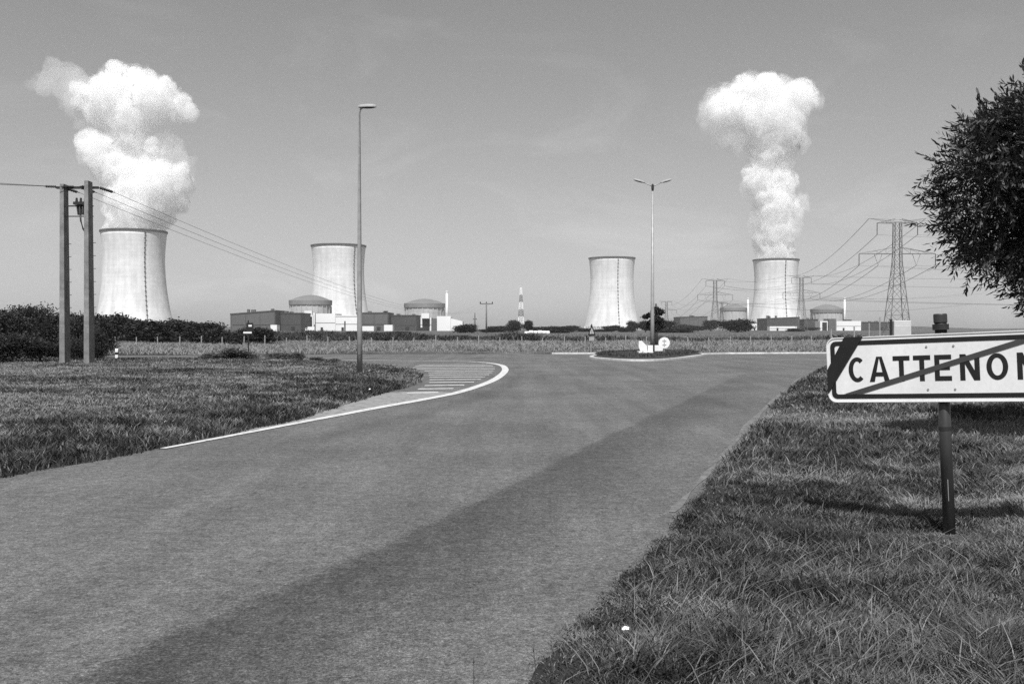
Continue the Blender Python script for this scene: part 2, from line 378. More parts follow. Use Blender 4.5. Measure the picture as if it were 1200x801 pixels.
# raised island: stone kerb and grass top
cx_, cy_ = np.mean([p[0] for p in IS]), np.mean([p[1] for p in IS])
def smooth_poly(P, sub=6):
    out = []; n_ = len(P)
    for i in range(n_):
        p0, p1, p2, p3 = [Vector(P[(i+k) % n_]) for k in (-1,0,1,2)]
        for s in range(sub):
            t = s/sub; out.append(.5*((2*p1)+(-p0+p2)*t+(2*p0-5*p1+4*p2-p3)*t*t+(-p0+3*p1-3*p2+p3)*t**3))
    return out
SI = smooth_poly(IS)
def scaled(P, k): 
    c = Vector((cx_, cy_)); res = []
    for p in P:
        d = p-c; res.append(c + d*(1-k/d.length))
    return res
outer, inner = SI, scaled(SI, .28)
km = MB(); N_ = len(SI); vs = []
for p, q_ in zip(outer, inner):
    d = (q_-p).normalized()
    vs += [(p.x,p.y,-.05),(p.x+d.x*.02,p.y+d.y*.02,.09),(p.x+d.x*.04,p.y+d.y*.04,.105),(q_.x,q_.y,.105),(q_.x,q_.y,-.05)]
fs = [(5*i+k, 5*((i+1)%N_)+k, 5*((i+1)%N_)+k+1, 5*i+k+1) for i in range(N_) for k in range(4)]
km.add(vs, fs); kerb = km.build('island_kerb', M_kerb); tag(kerb, kind='structure')
im = MB(); rings = [scaled(SI, k) for k in (.28, 1.0, 1.8)]; vs = []
for r_, z in zip(rings, (.09, .22, .30)): vs += [(p.x, p.y, z) for p in r_]
vs.append((cx_, cy_, .33)); fs = [(k*N_+i, k*N_+(i+1)%N_, (k+1)*N_+(i+1)%N_, (k+1)*N_+i) for k in range(2) for i in range(N_)] + [(2*N_+i, 2*N_+(i+1)%N_, 3*N_) for i in range(N_)]
im.add(vs, fs); tag(im.build('island_ground', mat('island_soil', .04, .95, .3, 3), smooth=True), kind='structure')

# ------------------------------------------------------------------ grass blades
M_grass = tone_mat('grass_blade', .028, .27, .6, .2)
def blades(name, x, y, z, h, wd, tn, lean=.45, seg=2, lean_noise=1.5):
    N = len(x)
    a_ = rng.random(N)*2*math.pi + 0*x
    la = 6.28*fbm(x*2.2+3, y*2.2, 2)*2 + rng.normal(0, lean_noise, N)
    ll = h*lean*(.35+rng.random(N))
    dx, dy = np.cos(la)*ll, np.sin(la)*ll
    ox, oy = np.cos(a_)*wd/2, np.sin(a_)*wd/2
    rows = []
    for k in range(seg+1):
        t = k/seg; cxx = x+dx*t*t; cyy = y+dy*t*t; czz = z+h*(t - .25*lean*t*t)
        if k < seg:
            s = 1-.35*t
            rows.append(np.stack([cxx-ox*s, cyy-oy*s, czz], -1)); rows.append(np.stack([cxx+ox*s, cyy+oy*s, czz], -1))
        else: rows.append(np.stack([cxx, cyy, czz], -1))
    nv = 2*seg+1
    V = np.stack(rows, 1).reshape(-1, 3); base = (np.arange(N)*nv)[:, None]
    f = []
    for k in range(seg-1): f.append(base + np.array([2*k, 2*k+1, 2*k+3, 2*k+2]))
    tri = base + np.array([2*(seg-1), 2*(seg-1)+1, 2*seg])
    loops = np.concatenate([np.concatenate([*f, tri], 1).ravel()]); sizes = np.tile(np.array([4]*(seg-1)+[3]), N)
    o = np_mesh(name, V, loops, sizes, M_grass, {'tone': np.repeat(tn, nv)})
    return tag(o, kind='stuff')
def scatter(n_, x0, x1, y0, y1, P=None, logy=True, margin=.0):
    if logy: y = np.exp(rng.uniform(math.log(y0), math.log(y1), n_))
    else: y = rng.uniform(y0, y1, n_)
    x = rng.uniform(x0, x1, n_)
    keep = (np.abs(x) < .56*y+1.2)
    if P is not None: keep &= sdf(x, y, P) + (fbm(x*2.3, y*2.3, 3)-.5)*.16 > margin-.03 + .10*(rng.random(n_)-.5)
    return x[keep], y[keep]
def tones(x, y, extra=0):
    d = dry(x, y); cl = fbm(x*1.7, y*1.7, 3)
    st_ = np.clip((vnoise(x*1.1+70, y*1.1+20)*vnoise(x*3.3+5, y*3.3)-.34)*3.2, 0, .55); t = .05 + .5*d + .9*(cl-.47) + st_ + .25*(vnoise(x*6, y*6)-.5) + extra + rng.normal(0, .10, len(x))
    st = rng.random(len(x)) < (.12+.25*d); t = np.where(st, t+.45, t)
    return np.clip(t, 0, 1)
# right-hand verge, near
x, y = scatter(900000, -.5, 9, 3.6, 13, RV)
cl = fbm(x*1.3+40, y*1.3, 3); keep = rng.random(len(x)) < np.clip(.35+(cl-.3)*2.2, .25, 1); x, y, cl = x[keep], y[keep], cl[keep]
edge = np.clip(sdf(x, y, RV)/.5, .35, 1)
x, y, cl, edge = x[:210000], y[:210000], cl[:210000], edge[:210000]
h = (.052+.13*np.clip(cl-.22, 0, 1)**1.3)*edge*rng.uniform(.5, 1.45, len(x))*(1-.45*dry(x, y))
tuft = vnoise(x*4.5+11, y*4.5+7)*vnoise(x*1.9+31, y*1.9); h = h*(1+1.5*np.clip(tuft-.42, 0, 1)/.4)
h = h*np.where(rng.random(len(x)) < .03, 1.9, 1)*(1-.6*np.exp(-((x-3.43)**2+(y-7.6)**2)/.12))*(1-.35*np.exp(-((x-2.9)**2/1.2+(y-8.6)**2/.8)))
blades('verge_grass', x, y, height(x, y)-.01, h, .0045+.0006*y, tones(x, y), .8, 3)
# long blades, sunlight put into their pale tone, and dead ones above the sward
x, y = scatter(60000, -.5, 9, 3.6, 13, RV, True, .15)
kp = vnoise(x*1.6+50, y*1.6+9)*vnoise(x*4+3, y*4) > .20; kp &= ~((x > 1.6) & (x < 4.3) & (y > 7.4) & (y < 10)); x, y = x[kp][:5200], y[kp][:5200]
blades('long_verge_grass', x, y, height(x, y)-.01, rng.uniform(.09, .24, len(x))*np.where(rng.random(len(x)) < .04, 1.5, 1), .0035+.0005*y, np.clip(rng.normal(.42, .24, len(x)), 0, 1), 1.1, 3)
# right-hand verge, farther
x, y = scatter(260000, 1.5, 32, 12, 52, RV)
h = (.05+.11*fbm(x*1.5, y*1.5, 3)**1.4)*rng.uniform(.5, 1.5, len(x))*(1-.4*dry(x, y))
blades('verge_grass', x, y, height(x, y)-.01, h, .006+.0010*y, tones(x, y), .7, 2)
# left-hand verge
x, y = scatter(520000, -28, -1, 9.5, 52, LV)
h = (.07+.11*fbm(x*.8, y*.8, 3))*rng.uniform(.6, 1.3, len(x))*(1-.35*dry(x, y))
blades('verge_grass', x, y, height(x, y)-.01, h, .005+.0010*y, tones(x, y, -.03), .7, 2)
# island
x, y = scatter(16000, 4, 12.2, 50, 65, IS, False, .35)
blades('island_grass', x, y, np.full(len(x), .2), rng.uniform(.08, .22, len(x)), .035, np.clip(rng.normal(.10, .08, len(x)), 0, 1), .5, 2)
# rough tall grass behind the crossing road
x = rng.uniform(-75, 70, 230000); y = np.exp(rng.uniform(math.log(61), math.log(118), len(x))); k_ = np.abs(x) < .56*y+3; x, y = x[k_], y[k_]
cl = fbm(x*.5, y*.25, 4)
t_ = np.clip(.95+2.0*(cl-.5)+rng.normal(0,.18,len(x)), 0, 1)
h = (.18+.75*np.clip(cl-.3, 0, 1))*rng.uniform(.5, 1.3, len(x))*np.clip((y-np.where(x < -10, 60, 66))/5, .2, 1)
kf = verge(x, y) > .1; x, y, h, t_ = x[kf], y[kf], h[kf], t_[kf]
blades('rough_field_grass', x, y, height(x, y)-.02, h, .05, t_, .9, 2, 2.0)
# dark weedy belt behind it
x = rng.uniform(-44, 75, 70000); y = rng.uniform(110, 134, len(x)); k_ = (np.abs(x) < .56*y) & (rng.random(len(x)) < np.where(x < 3, 1, .12)); x, y = x[k_], y[k_]
h = (.25+2.6*np.clip(fbm(x*.16, y*.1, 4)-.28, 0, 1))*rng.uniform(.6, 1.15, len(x))*np.where(x < 3, 1.1, .75)
blades('dark_weeds', x, y, height(x, y)-.02, h, .16, np.clip(rng.normal(.10, .12, len(x)), 0, 1), .8, 2, 2.0)
# pale stubble farther out
x = rng.uniform(-190, 190, 60000); y = np.exp(rng.uniform(math.log(134), math.log(340), len(x)))
blades('far_field_grass', x, y, height(x, y)-.02, rng.uniform(.12, .4, len(x)), .14, np.clip(rng.normal(.75, .15, len(x)), 0, 1), .3, 2)

# ------------------------------------------------------------------ cooling towers
M_tower = mat('tower_concrete', .70, .9, .07, .02, fine=(.12, .05))
M_towerrim = mat('tower_rim_concrete', .07, .9, .15, .05)
M_stair = mat('stair_steel', .05, .7, .2, 1)
def towr(z):
    t = (z-118)/118
    return 47.2*math.sqrt(1+.72*t*t) if z < 118 else 47.2+3.6*((z-118)/47)**1.6
def cooling_tower(px, Y, spx, label):
    X = wx(px, Y); t = empty('cooling_tower', (X, Y, 0), 0, label, 'cooling tower', 'four cooling towers of the power station')
    zs = [9]+list(np.linspace(16, 163, 26)); prof = [(towr(z), z) for z in zs]+[(towr(163)-1.2, 163)]+[(towr(z)-1.2, z) for z in reversed(zs)]
    MB().lathe(prof, 96).build('shell', M_tower, t, True)
    r = towr(165); MB().lathe([(r-1.5,163),(r+.9,163),(r+1.1,164),(r+1.1,166),(r-1.5,166),(r-1.5,163)], 96).build('rim', M_towerrim, t)
    c = MB(); n_ = 40; rb, rt = towr(0)+1, towr(9)-.4
    for k in range(n_):
        a0 = 2*math.pi*k/n_; 
        for s in (-1, 1):
            a1 = a0+s*math.pi/n_; c.tube([(rb*math.cos(a0), rb*math.sin(a0), -.3), (rt*math.cos(a1), rt*math.sin(a1), 9.4)], .55, 6)
    c.build('support_columns', M_tower, t)
    # stair run up the outside, facing the road: find the angle whose silhouette column is spx
    best = min((abs((600+F*(X+48*math.cos(an))/(Y+48*math.sin(an)))-spx), an) for an in np.linspace(math.pi, 2*math.pi, 400))[1]
    s = MB(); ca, sa = math.cos(best), math.sin(best); ta = Vector((-sa, ca, 0))
    P = lambda z, o, w_: Vector((ca*(towr(z)+o), sa*(towr(z)+o), z))+ta*w_
    zz = list(np.linspace(10, 163, 40))
    for sd_ in (-.5, .5): s.tube([P(z, .9, sd_) for z in zz], .16, 4)
    for i, z in enumerate(zz):
        s.box(P(z, .8, 0), (1.5, 2.3, 1.3), best) if i % 2 == 0 else s.box(P(z, .7, 0), (.8, 1.3, .5), best)
    s.build('stair', M_stair, t); t.scale = (1, 1, .962)
    return t
def tower_weather():
    n_ = M_tower.node_tree; b_ = n_.nodes['Principled BSDF']; src = b_.inputs['Base Color'].links[0].from_socket
    tc_ = n_.nodes.new('ShaderNodeTexCoord'); cur = src
    for sc_, st_, a0, a1 in ((.16, (1,1,.05), .90, 1.07), (.05, (1,1,.02), .93, 1.05), (.35, (.02,.02,1), .95, 1.04), (.03, (1,1,1), .92, 1.05)):   # rain streaks, lift rings, stains
        mp_ = n_.nodes.new('ShaderNodeMapping'); mp_.inputs['Scale'].default_value = st_
        t_ = n_.nodes.new('ShaderNodeTexNoise'); t_.inputs['Scale'].default_value = sc_; t_.inputs['Detail'].default_value = 5; t_.inputs['Roughness'].default_value = .65
        r_ = n_.nodes.new('ShaderNodeMapRange'); m_ = n_.nodes.new('ShaderNodeMath'); m_.operation = 'MULTIPLY'
        for i_, v_ in zip((1,2,3,4), (.35,.65,a0,a1)): r_.inputs[i_].default_value = v_
        n_.links.new(tc_.outputs['Object'], mp_.inputs[0]); n_.links.new(mp_.outputs[0], t_.inputs[0]); n_.links.new(t_.outputs[0], r_.inputs[0])
        n_.links.new(cur, m_.inputs[0]); n_.links.new(r_.outputs[0], m_.inputs[1]); cur = m_.outputs[0]
    n_.links.new(cur, b_.inputs['Base Color'])
tower_weather()
cooling_tower(157.5, 1604, 170, 'cooling tower behind the trees on the left, second concrete pole to its left, steaming')
cooling_tower(397, 1875, 415, 'steamless cooling tower behind the single lamp post and the nearest domed building')
cooling_tower(717, 2200, 724, 'steamless cooling tower standing alone left of the double-headed lamp')
cooling_tower(909, 2255, 920, 'smallest-looking steaming cooling tower between two domed buildings on the right')

# ------------------------------------------------------------------ steam
def steam_mat(name, dens):
    m = bpy.data.materials.new(name); m.use_nodes = True; n_ = m.node_tree; n_.nodes.clear()
    v = n_.nodes.new('ShaderNodeVolumePrincipled'); o = n_.nodes.new('ShaderNodeOutputMaterial')
    v.inputs['Color'].default_value = (1,1,1,1); v.inputs['Density'].default_value = dens; v.inputs['Anisotropy'].default_value = -0.3
    n_.links.new(v.outputs[0], o.inputs['Volume']); return m
def blob(name, balls, Y, X0, m, vox, amp, parent):
    me = bpy.data.meshes.new('tmp'); bm = bmesh.new()
    for (px, py, r, dy) in balls:
        rr = r/F*Y; mt = Matrix.Translation((wx(px, Y)-X0, dy*rr, wz(py, Y))) @ Matrix.Diagonal((1, 1, 1, 1))
        bmesh.ops.create_icosphere(bm, subdivisions=3, radius=rr, matrix=mt)
    bm.to_mesh(me); bm.free()
    o = bpy.data.objects.new('tmp', me); col.objects.link(o); md = o.modifiers.new('r', 'REMESH'); md.mode = 'VOXEL'; md.voxel_size = vox
    dg = bpy.context.evaluated_depsgraph_get(); me2 = bpy.data.meshes.new_from_object(o.evaluated_get(dg)); bpy.data.objects.remove(o)
    for v in me2.vertices:
        p = v.co; d = 0
        for s, a_ in ((30, 1), (15, .7), (8, .4)):
            q_ = Vector(p)/s + Vector((7, 3, s)); d += a_*(1-2.2*abs(mnoise.noise(q_)))       # billowed
        v.co = p + v.normal*(d-.9)*amp
    for p in me2.polygons: p.use_smooth = True
    me2.materials.clear(); me2.materials.append(m); me2.name = name
    o = bpy.data.objects.new(name, me2); col.objects.link(o); o.parent = parent; return o
M_st = steam_mat('steam_dense', .06); M_sw = steam_mat('steam_wisp', .012); M_sv = steam_mat('steam_thin', .012)
Y1, Y4 = 1604, 2255
p1 = empty('steam_plume', (wx(157.5, Y1), Y1, 166), 0, 'broad white steam plume drifting left above the leftmost cooling tower', 'steam plume')
p4 = empty('steam_plume', (wx(909, Y4), Y4, 166), 0, 'narrow mushroom-topped white steam plume over the right cooling tower', 'steam plume')
core1 = [(157,262,32,0),(158,250,35,.1),(162,236,36,0),(172,220,36,.1),(190,215,26,-.3),(158,208,34,.2),(140,195,28,0),(122,182,27,-.1),(107,168,17,.2),(136,170,22,.3),(156,163,22,.1),(178,172,15,.2),(150,178,20,0),(160,196,20,.1),(205,215,20,.2),(212,206,14,0),(198,235,20,.1),(186,248,22,0),(178,262,18,0),
         (140,150,22,.2),(155,135,28,0),(140,112,30,-.1),(160,105,26,.3),(183,115,26,-.2),(205,123,19,.1),(219,133,11,0),(122,125,24,.2),(142,88,15,0),(178,128,20,.3),(108,122,18,-.1),(95,110,12,.1)]
w1 = [(98,118,22,0),(84,108,20,.3),(66,101,17,0),(78,90,15,.2),(50,97,11,0),(62,78,9,.2),(40,99,6,0),(95,95,12,.1),(195,165,18,.2),(208,182,14,-.2),(100,138,14,.3),(150,150,22,0),(218,192,12,.2)]
core4 = [(908,296,23.5,0),(907,283,24,.1),(908,268,22,0),(909,252,22,.2),(905,238,23,-.1),(925,240,11,.2),(934,250,7,0),(893,212,20,.1),(908,218,22,0),(922,212,13,.3),(884,205,14,.2),(903,193,18,.1),(903,172,24,0),(890,158,22,.3),
         (918,160,20,-.2),(880,140,22,.1),(905,140,25,0),(925,140,17,.2),(872,104,15,0),(898,106,18,.2),(898,98,12,0),(938,112,18,.1),(918,118,18,.3),(845,130,18,0),(852,118,13,.2),(866,128,17,-.2),(943,120,13,0)]
w4 = [(842,134,25,0),(850,158,18,.2),(836,145,16,0),(865,162,18,.3),(905,130,40,0),(905,190,28,.2),(885,222,16,0),(908,262,30,0),(930,165,18,0),(950,118,14,.1),(845,115,18,.3),(936,238,13,0),(880,110,24,0)]
for root, Y, cr, wi in ((p1, Y1, core1, w1), (p4, Y4, core4, w4)):
    for nm, bl, m, vx, am in (('steam_body', [(a_,b_,c_*.93,d_) for a_,b_,c_,d_ in cr], M_st, 4, 11), ('steam_fringe', [(a_,b_,c_*1.02+1.2,d_) for a_,b_,c_,d_ in cr if b_ < 240], M_sw, 6, 8), ('steam_wisp', wi, M_sv if root is p1 else M_sw, 6, 10)):
        o = blob(nm, bl, Y, root.location.x, m, vx, am, root); o.location.z = -166
    
# ------------------------------------------------------------------ power station buildings
M_cont = mat('containment_concrete', .42, .9, .08, .05, fine=(.3, .08))
M_dome = mat('dome_cladding', .17, .85, .1, .1)
M_cladW = mat('white_cladding', .76, .7, .05, .05)
M_cladG = mat('grey_cladding', .10, .7, .12, .04, fine=(.4, .1))
M_cladD = mat('dark_cladding', .055, .7, .15, .05, fine=(.4, .12))
M_roof = mat('roof_edge', .06, .8, .1, .1)
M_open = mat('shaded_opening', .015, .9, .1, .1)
M_glass = mat('window_band', .05, .25, .2, .2)
def reactor(px0, px1, ytop, yrim, Y, label):
    r = (px1-px0)/2/F*Y; X = wx((px0+px1)/2, Y); zt = wz(ytop, Y); zr = wz(yrim, Y)
    t = empty('reactor_building', (X, Y, 0), 0, label, 'reactor building', 'domed reactor buildings of the power station')
    MB().lathe([(r*.97,-1),(r*.97,zr-5.0),(r*.94,zr-5.0)], 64).build('containment_wall', M_cont, t, False)
    MB().lathe([(r*.955,zr-5.1),(r*1.0,zr-5.1),(r*1.02,zr-4.6),(r*1.02,zr+.5),(r*.99,zr+1.0),(r*.9,zr+1.0)], 64).build('ring_beam', mat('ring_beam_concrete', .2, .85, .1, .1), t)
    prof = [(r*.93, zr+.9)]; Rr = r*.93
    for k in range(1, 13):
        u = k/12; prof.append((Rr*(1-u), zr+.9+(zt-zr-.9)*math.sin(u*math.pi/2)**.9))
    MB().lathe(prof, 64).build('dome', M_dome, t, True)
    rb = MB()
    for k in range(24):
        an = 2*math.pi*k/24; rb.box((r*.985*math.cos(an), r*.985*math.sin(an), (zr-6)/2), (.9, 1.2, zr-6), an)
    rb.build('buttress_ribs', M_cont, t)
    return t
def block(name, px0, px1, yt, Y, depth, m, label, cat, ytr=None, roof=True, bands=0, group=None, z0=-1, door=None):
    x0, x1 = wx(px0, Y), wx(px1, Y); zt = wz(yt, Y); ztr = wz(ytr if ytr else yt, Y); c = (x0+x1)/2
    t = empty(name, (c, Y, 0), 0, label, cat, group); hw = (x1-x0)/2
    MB().add([(-hw,0,z0),(hw,0,z0),(hw,depth,z0),(-hw,depth,z0),(-hw,0,zt),(hw,0,ztr),(hw,depth,ztr),(-hw,depth,zt)],
             [(0,1,5,4),(1,2,6,5),(2,3,7,6),(3,0,4,7),(4,5,6,7),(0,3,2,1)]).build('wall', m, t)
    if roof:
        MB().add([(-hw-.4,-.5,zt),(hw+.4,-.5,ztr),(hw+.4,depth+.4,ztr),(-hw-.4,depth+.4,zt),(-hw-.4,-.5,zt+1.1),(hw+.4,-.5,ztr+1.1),(hw+.4,depth+.4,ztr+1.1),(-hw-.4,depth+.4,zt+1.1)],
                 [(0,1,5,4),(1,2,6,5),(2,3,7,6),(3,0,4,7),(4,5,6,7),(0,3,2,1)]).build('roof', M_roof if m is not M_cladW else M_cladW, t)
    for k in range(bands):
        z = zt*(.35+.3*k); MB().bb(-hw*.9, hw*.9, -.15, .1, z, z+.9).build('window_band', M_glass, t)
    if cat == 'industrial hall':
        g_ = random.Random(int(px0*7)); nst = max(3, int(hw/4.5))
        for k in range(nst):
            xx = -hw+.8+(2*hw-1.6)*k/(nst-1); MB().bb(xx-.22, xx+.22, -.32, -.16, z0, zt+(ztr-zt)*(xx+hw)/(2*hw)-.1).build('cladding_rib', M_roof, t)
        for k in range(3):
            xx = g_.uniform(-.8, .8)*hw; wv_ = g_.uniform(.8, 2.2); MB().bb(xx-wv_, xx+wv_, depth*.3, depth*.3+3, min(zt, ztr)+1, max(zt, ztr)+g_.uniform(1.8, 3.0)).build('roof_vent', M_cladG, t)
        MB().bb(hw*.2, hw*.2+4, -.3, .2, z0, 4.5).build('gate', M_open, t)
    elif hw > 8:
        MB().bb(-hw*.98, hw*.98, -.12, .02, zt*.45, zt*.45+.5).build('joint_band', M_cladG, t)
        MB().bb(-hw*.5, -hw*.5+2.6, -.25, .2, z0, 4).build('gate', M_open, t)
    if door: 
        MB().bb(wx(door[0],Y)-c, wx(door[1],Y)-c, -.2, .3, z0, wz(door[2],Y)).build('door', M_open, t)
    return t
HG = 'halls of the power station'
reactor(339.5, 388.5, 345.5, 352.5, 1150, 'nearest domed reactor building, in front of the second cooling tower')
reactor(474, 521, 350, 356, 1230, 'domed reactor building right of the single lamp post, white stack beside it')
reactor(844, 875, 356.5, 361, 1800, 'domed reactor building half hidden by a round tree and a pylon')
reactor(950.5, 988, 356.5, 362.5, 1500, 'rightmost domed reactor building, just above the town sign')
block('turbine_hall', 270, 322.5, 368.5, 1000, 60, M_cladG, 'long grey hall at the left end of the power station, sloping roof line', 'industrial hall', 364.5, bands=1, group=HG)
block('turbine_hall', 324, 352.5, 367.5, 1020, 50, M_cladD, 'dark hall between the long grey hall and the nearest dome', 'industrial hall', bands=1, group=HG)
block('service_building', 317, 324.5, 380.5, 960, 12, M_cladW, 'small white box building at the foot of the long grey hall', 'building', roof=False)
t = block('service_building', 354.5, 369, 366.5, 1090, 25, M_cladW, 'tall white gate building with a dark opening under the nearest dome', 'building', door=(358.5, 366.5, 371.5), roof=False)
MB().bb(wx(358,1090)-t.location.x, wx(366.8,1090)-t.location.x, -6, .5, wz(371,1090), wz(364,1090)).build('lintel_box', M_cladW, t)
MB().bb(wx(367.5,1090)-t.location.x, wx(369,1090)-t.location.x, -8, -6.5, -1, wz(369,1090)).build('duct', M_cladW, t)
block('service_building', 370, 393, 367.2, 1075, 40, M_cladW, 'plain white block right of the gate building under the nearest dome', 'building', roof=False)
block('service_building', 393.2, 421, 370.4, 1065, 35, M_cladW, 'white block with a dark roof band left of the single lamp post', 'building', door=(403.5,405,376))
bpy.context.view_layer.update()
block('turbine_hall', 421.5, 455, 367.0, 1080, 50, M_cladG, 'grey hall directly right of the single lamp post', 'industrial hall', bands=1, group=HG)
block('service_building', 424, 438, 382, 1030, 12, M_cladW, 'low white shed at the foot of the grey hall by the lamp', 'building', roof=False)
block('service_building', 450, 460, 380.5, 1030, 14, M_cladW, 'white cabin between the grey hall and the dark hall', 'building', roof=False)
block('turbine_hall', 456, 488, 370, 1100, 50, M_cladD, 'dark low hall left of the second dome', 'industrial hall', bands=1, group=HG)
t = block('service_building', 488.5, 505.5, 372, 1170, 25, M_cladW, 'white gate building with a dark opening under the second dome', 'building', door=(495,503.5,373.5), roof=False)
MB().bb(wx(494.5,1170)-t.location.x, wx(503.5,1170)-t.location.x, -6, .5, wz(373,1170), wz(367,1170)).build('lintel_box', M_cladW, t)
block('service_building', 506, 511.5, 373, 1165, 20, M_cladG, 'narrow grey block beside the gate building of the second dome', 'building', roof=False)
block('service_building', 512, 528, 370.3, 1160, 30, M_cladW, 'white block under the white stack of the second dome', 'building', roof=False)
block('service_building', 528.2, 542, 373, 1150, 30, M_cladW, 'white annex with a falling roof line right of the second dome', 'building', 376.5, roof=False)
block('turbine_hall', 797, 829, 371.8, 1500, 60, M_cladG, 'grey hall among trees right of the double-headed lamp', 'industrial hall', 371.2, group=HG)
block('service_building', 878, 899, 378.5, 1700, 30, M_cladW, 'white low building between round tree and right cooling tower', 'building', roof=False)
block('turbine_hall', 899, 937, 373.5, 1450, 60, M_cladD, 'dark hall in front of the right steaming cooling tower', 'industrial hall', 371.8, group=HG)
block('service_building', 902, 934, 382.2, 1380, 14, M_cladW, 'long low white shed before the dark hall on the right', 'building', roof=False)
block('turbine_hall', 942, 958.5, 374.5, 1460, 40, M_cladD, 'small dark hall left of the rightmost dome', 'industrial hall', group=HG)
block('service_building', 961, 971, 376, 1430, 25, M_cladW, 'white gate building with a dark opening below the rightmost dome', 'building', door=(963.5,969,377.5), roof=False)
block('service_building', 971.3, 980, 373.3, 1425, 25, M_cladG, 'grey upright block below the rightmost dome', 'building', roof=False)
block('service_building', 980.3, 1009, 376, 1420, 30, M_cladW, 'white flat building at the foot of the rightmost stack', 'building', roof=False)
block('service_building', 991, 998, 374.3, 1460, 12, M_cladD, 'dark rooftop cabin behind the rightmost white flat building', 'building', roof=False)
block('turbine_hall', 1009.3, 1046, 377.8, 1440, 50, M_cladD, 'low dark hall at the right end of the power station', 'industrial hall', group=HG)
for px, yt, Y, lb in ((523.7, 341, 1225, 'white stack rising beside the second dome'), (876.5, 349, 1780, 'white stack between the round tree and the right cooling tower'), (989.7, 348.5, 1480, 'rightmost white stack, beside the rightmost dome')):
    t = empty('vent_stack', (wx(px, Y), Y, 0), 0, lb, 'chimney', 'white vent stacks of the power station'); z = wz(yt, Y)
    MB().tube([(0,0,-1),(0,0,z)], [1.55,1.4], 16).build('pipe', M_white, t, True)
    MB().lathe([(1.4,z-1.2),(2.0,z-1.2),(2.0,z-.2),(1.4,z-.2)], 16).build('platform', M_white, t)

# ------------------------------------------------------------------ pylons and lines
def pylon(px, yt, ybase, Y, label, s=1.0, arms=True):
    """double-circuit lattice pylon; s = thickness of the bars"""
    X = wx(px, Y); t = empty('power_pylon', (X, Y, -.3), 0, label, 'pylon', 'lattice pylons of the power lines')
    H = wz(yt, Y)+.3; b_ = MB(); hw = lambda z: H*(.058*(1-z/(H*.62)) + .032) if z < H*.62 else H*.032-(z-H*.62)*.012
    zs = [0, .16*H, .30*H, .42*H, .52*H, .60*H, .68*H, .77*H, .86*H, .96*H]
    cn = [(-1,-1),(1,-1),(1,1),(-1,1)]
    for i in range(len(zs)-1):
        z0, z1 = zs[i], zs[i+1]; h0, h1 = hw(z0), hw(z1)
        for k in range(4):
            a_, c_ = cn[k], cn[(k+1)%4]
            b_.bar((a_[0]*h0,a_[1]*h0,z0),(a_[0]*h1,a_[1]*h1,z1), .26*s)
            b_.bar((a_[0]*h0,a_[1]*h0,z0),(c_[0]*h1,c_[1]*h1,z1), .12*s); b_.bar((c_[0]*h0,c_[1]*h0,z0),(a_[0]*h1,a_[1]*h1,z1), .12*s)
            b_.bar((a_[0]*h1,a_[1]*h1,z1),(c_[0]*h1,c_[1]*h1,z1), .12*s)
    b_.build('lattice_body', M_steel, t)
    att = []
    def arm(z, half, up, lo_in, hang):
        m = MB(); h = hw(z)
        for sx in (-1, 1):
            for sy in (-1, 1):
                m.bar((sx*h, sy*h, z),(sx*half, 0, z), .2*s); m.bar((sx*h, sy*h, z+up),(sx*half, 0, z+.1), .16*s)
            n_ = 4
            for k in range(1, n_):
                u = k/n_; xx = sx*(h+(half-h)*u); yy = h*(1-u)
                m.bar((xx, -yy, z),(xx, -yy, z+up*(1-u)), .1*s); m.bar((xx, -yy, z),(sx*(h+(half-h)*(u-1/n_)), -h*(1-u+1/n_), z+up*(1-u+1/n_)), .1*s)
                m.bar((xx,-yy,z),(xx,yy,z), .1*s)
        m.build('crossarm', M_steel, t)
        for sx in (-1, 1):
            MB().tube([(sx*half,0,z),(sx*half,0,z-hang)], .17*s, 6).build('insulator', M_insul, t); att.append((sx*half, z-hang))
            if lo_in:
                xi = sx*lo_in; MB().tube([(xi-1.8,0,z),(xi,0,z-hang),(xi+1.8,0,z)], .1*s, 6).build('insulator', M_insul, t); att.append((xi, z-hang))
    arm(.955*H, .175*H, .035*H, 0, .10*H)
    arm(.69*H, .33*H, .055*H, .165*H, .10*H)
    m = MB()
    for sx in (-1, 1): m.bar((0,0,.965*H),(sx*.245*H,0,.995*H), .12*s); m.bar((sx*hw(.955*H),0,.955*H),(sx*.245*H,0,.995*H), .1*s)
    m.build('earth_wire_arm', M_steel, t); att.append((-.245*H, .995*H)); att.append((.245*H, .995*H))
    return t, [(X+a_, Y, z-.3) for a_, z in att]
PA, aA = pylon(1051, 255.5, 388, 450, 'largest pylon, above the town sign between dome and leafy tree')
PB, aB = pylon(939, 322.5, 388, 960, 'pylon with wires at the right edge of the right steaming tower', 1.1)
PC, aC = pylon(838, 326, 388, 1000, 'pylon beside the round tree left of the right stack', 1.15)
PD, aD = pylon(781, 352, 388, 1750, 'small distant pylon just right of the double-headed lamp', 1.6)
PE, aE = pylon(846, 353, 388, 1300, 'short distant pylon in front of the half-hidden dome', 1.2)
def wires(name, pairs, sag, r, label, cat='power line', n_=24):
    m = MB()
    for A, B in pairs:
        A, B = Vector(A), Vector(B)
        m.tube([A.lerp(B, k/n_) - Vector((0,0,4*sag*(k/n_)*(1-k/n_))) for k in range(n_+1)], r, 4)
    return tag(m.build(name, M_wire), label, cat)
wires('power_line', list(zip(aA, aB)), 8, .10, 'power line from the largest pylon back to the pylon at the right tower')
wires('power_line', [(a_, (a_[0]+330, 330, a_[2]+4)) for a_ in aA], 9, .05, 'power line running right from the largest pylon behind the tree')
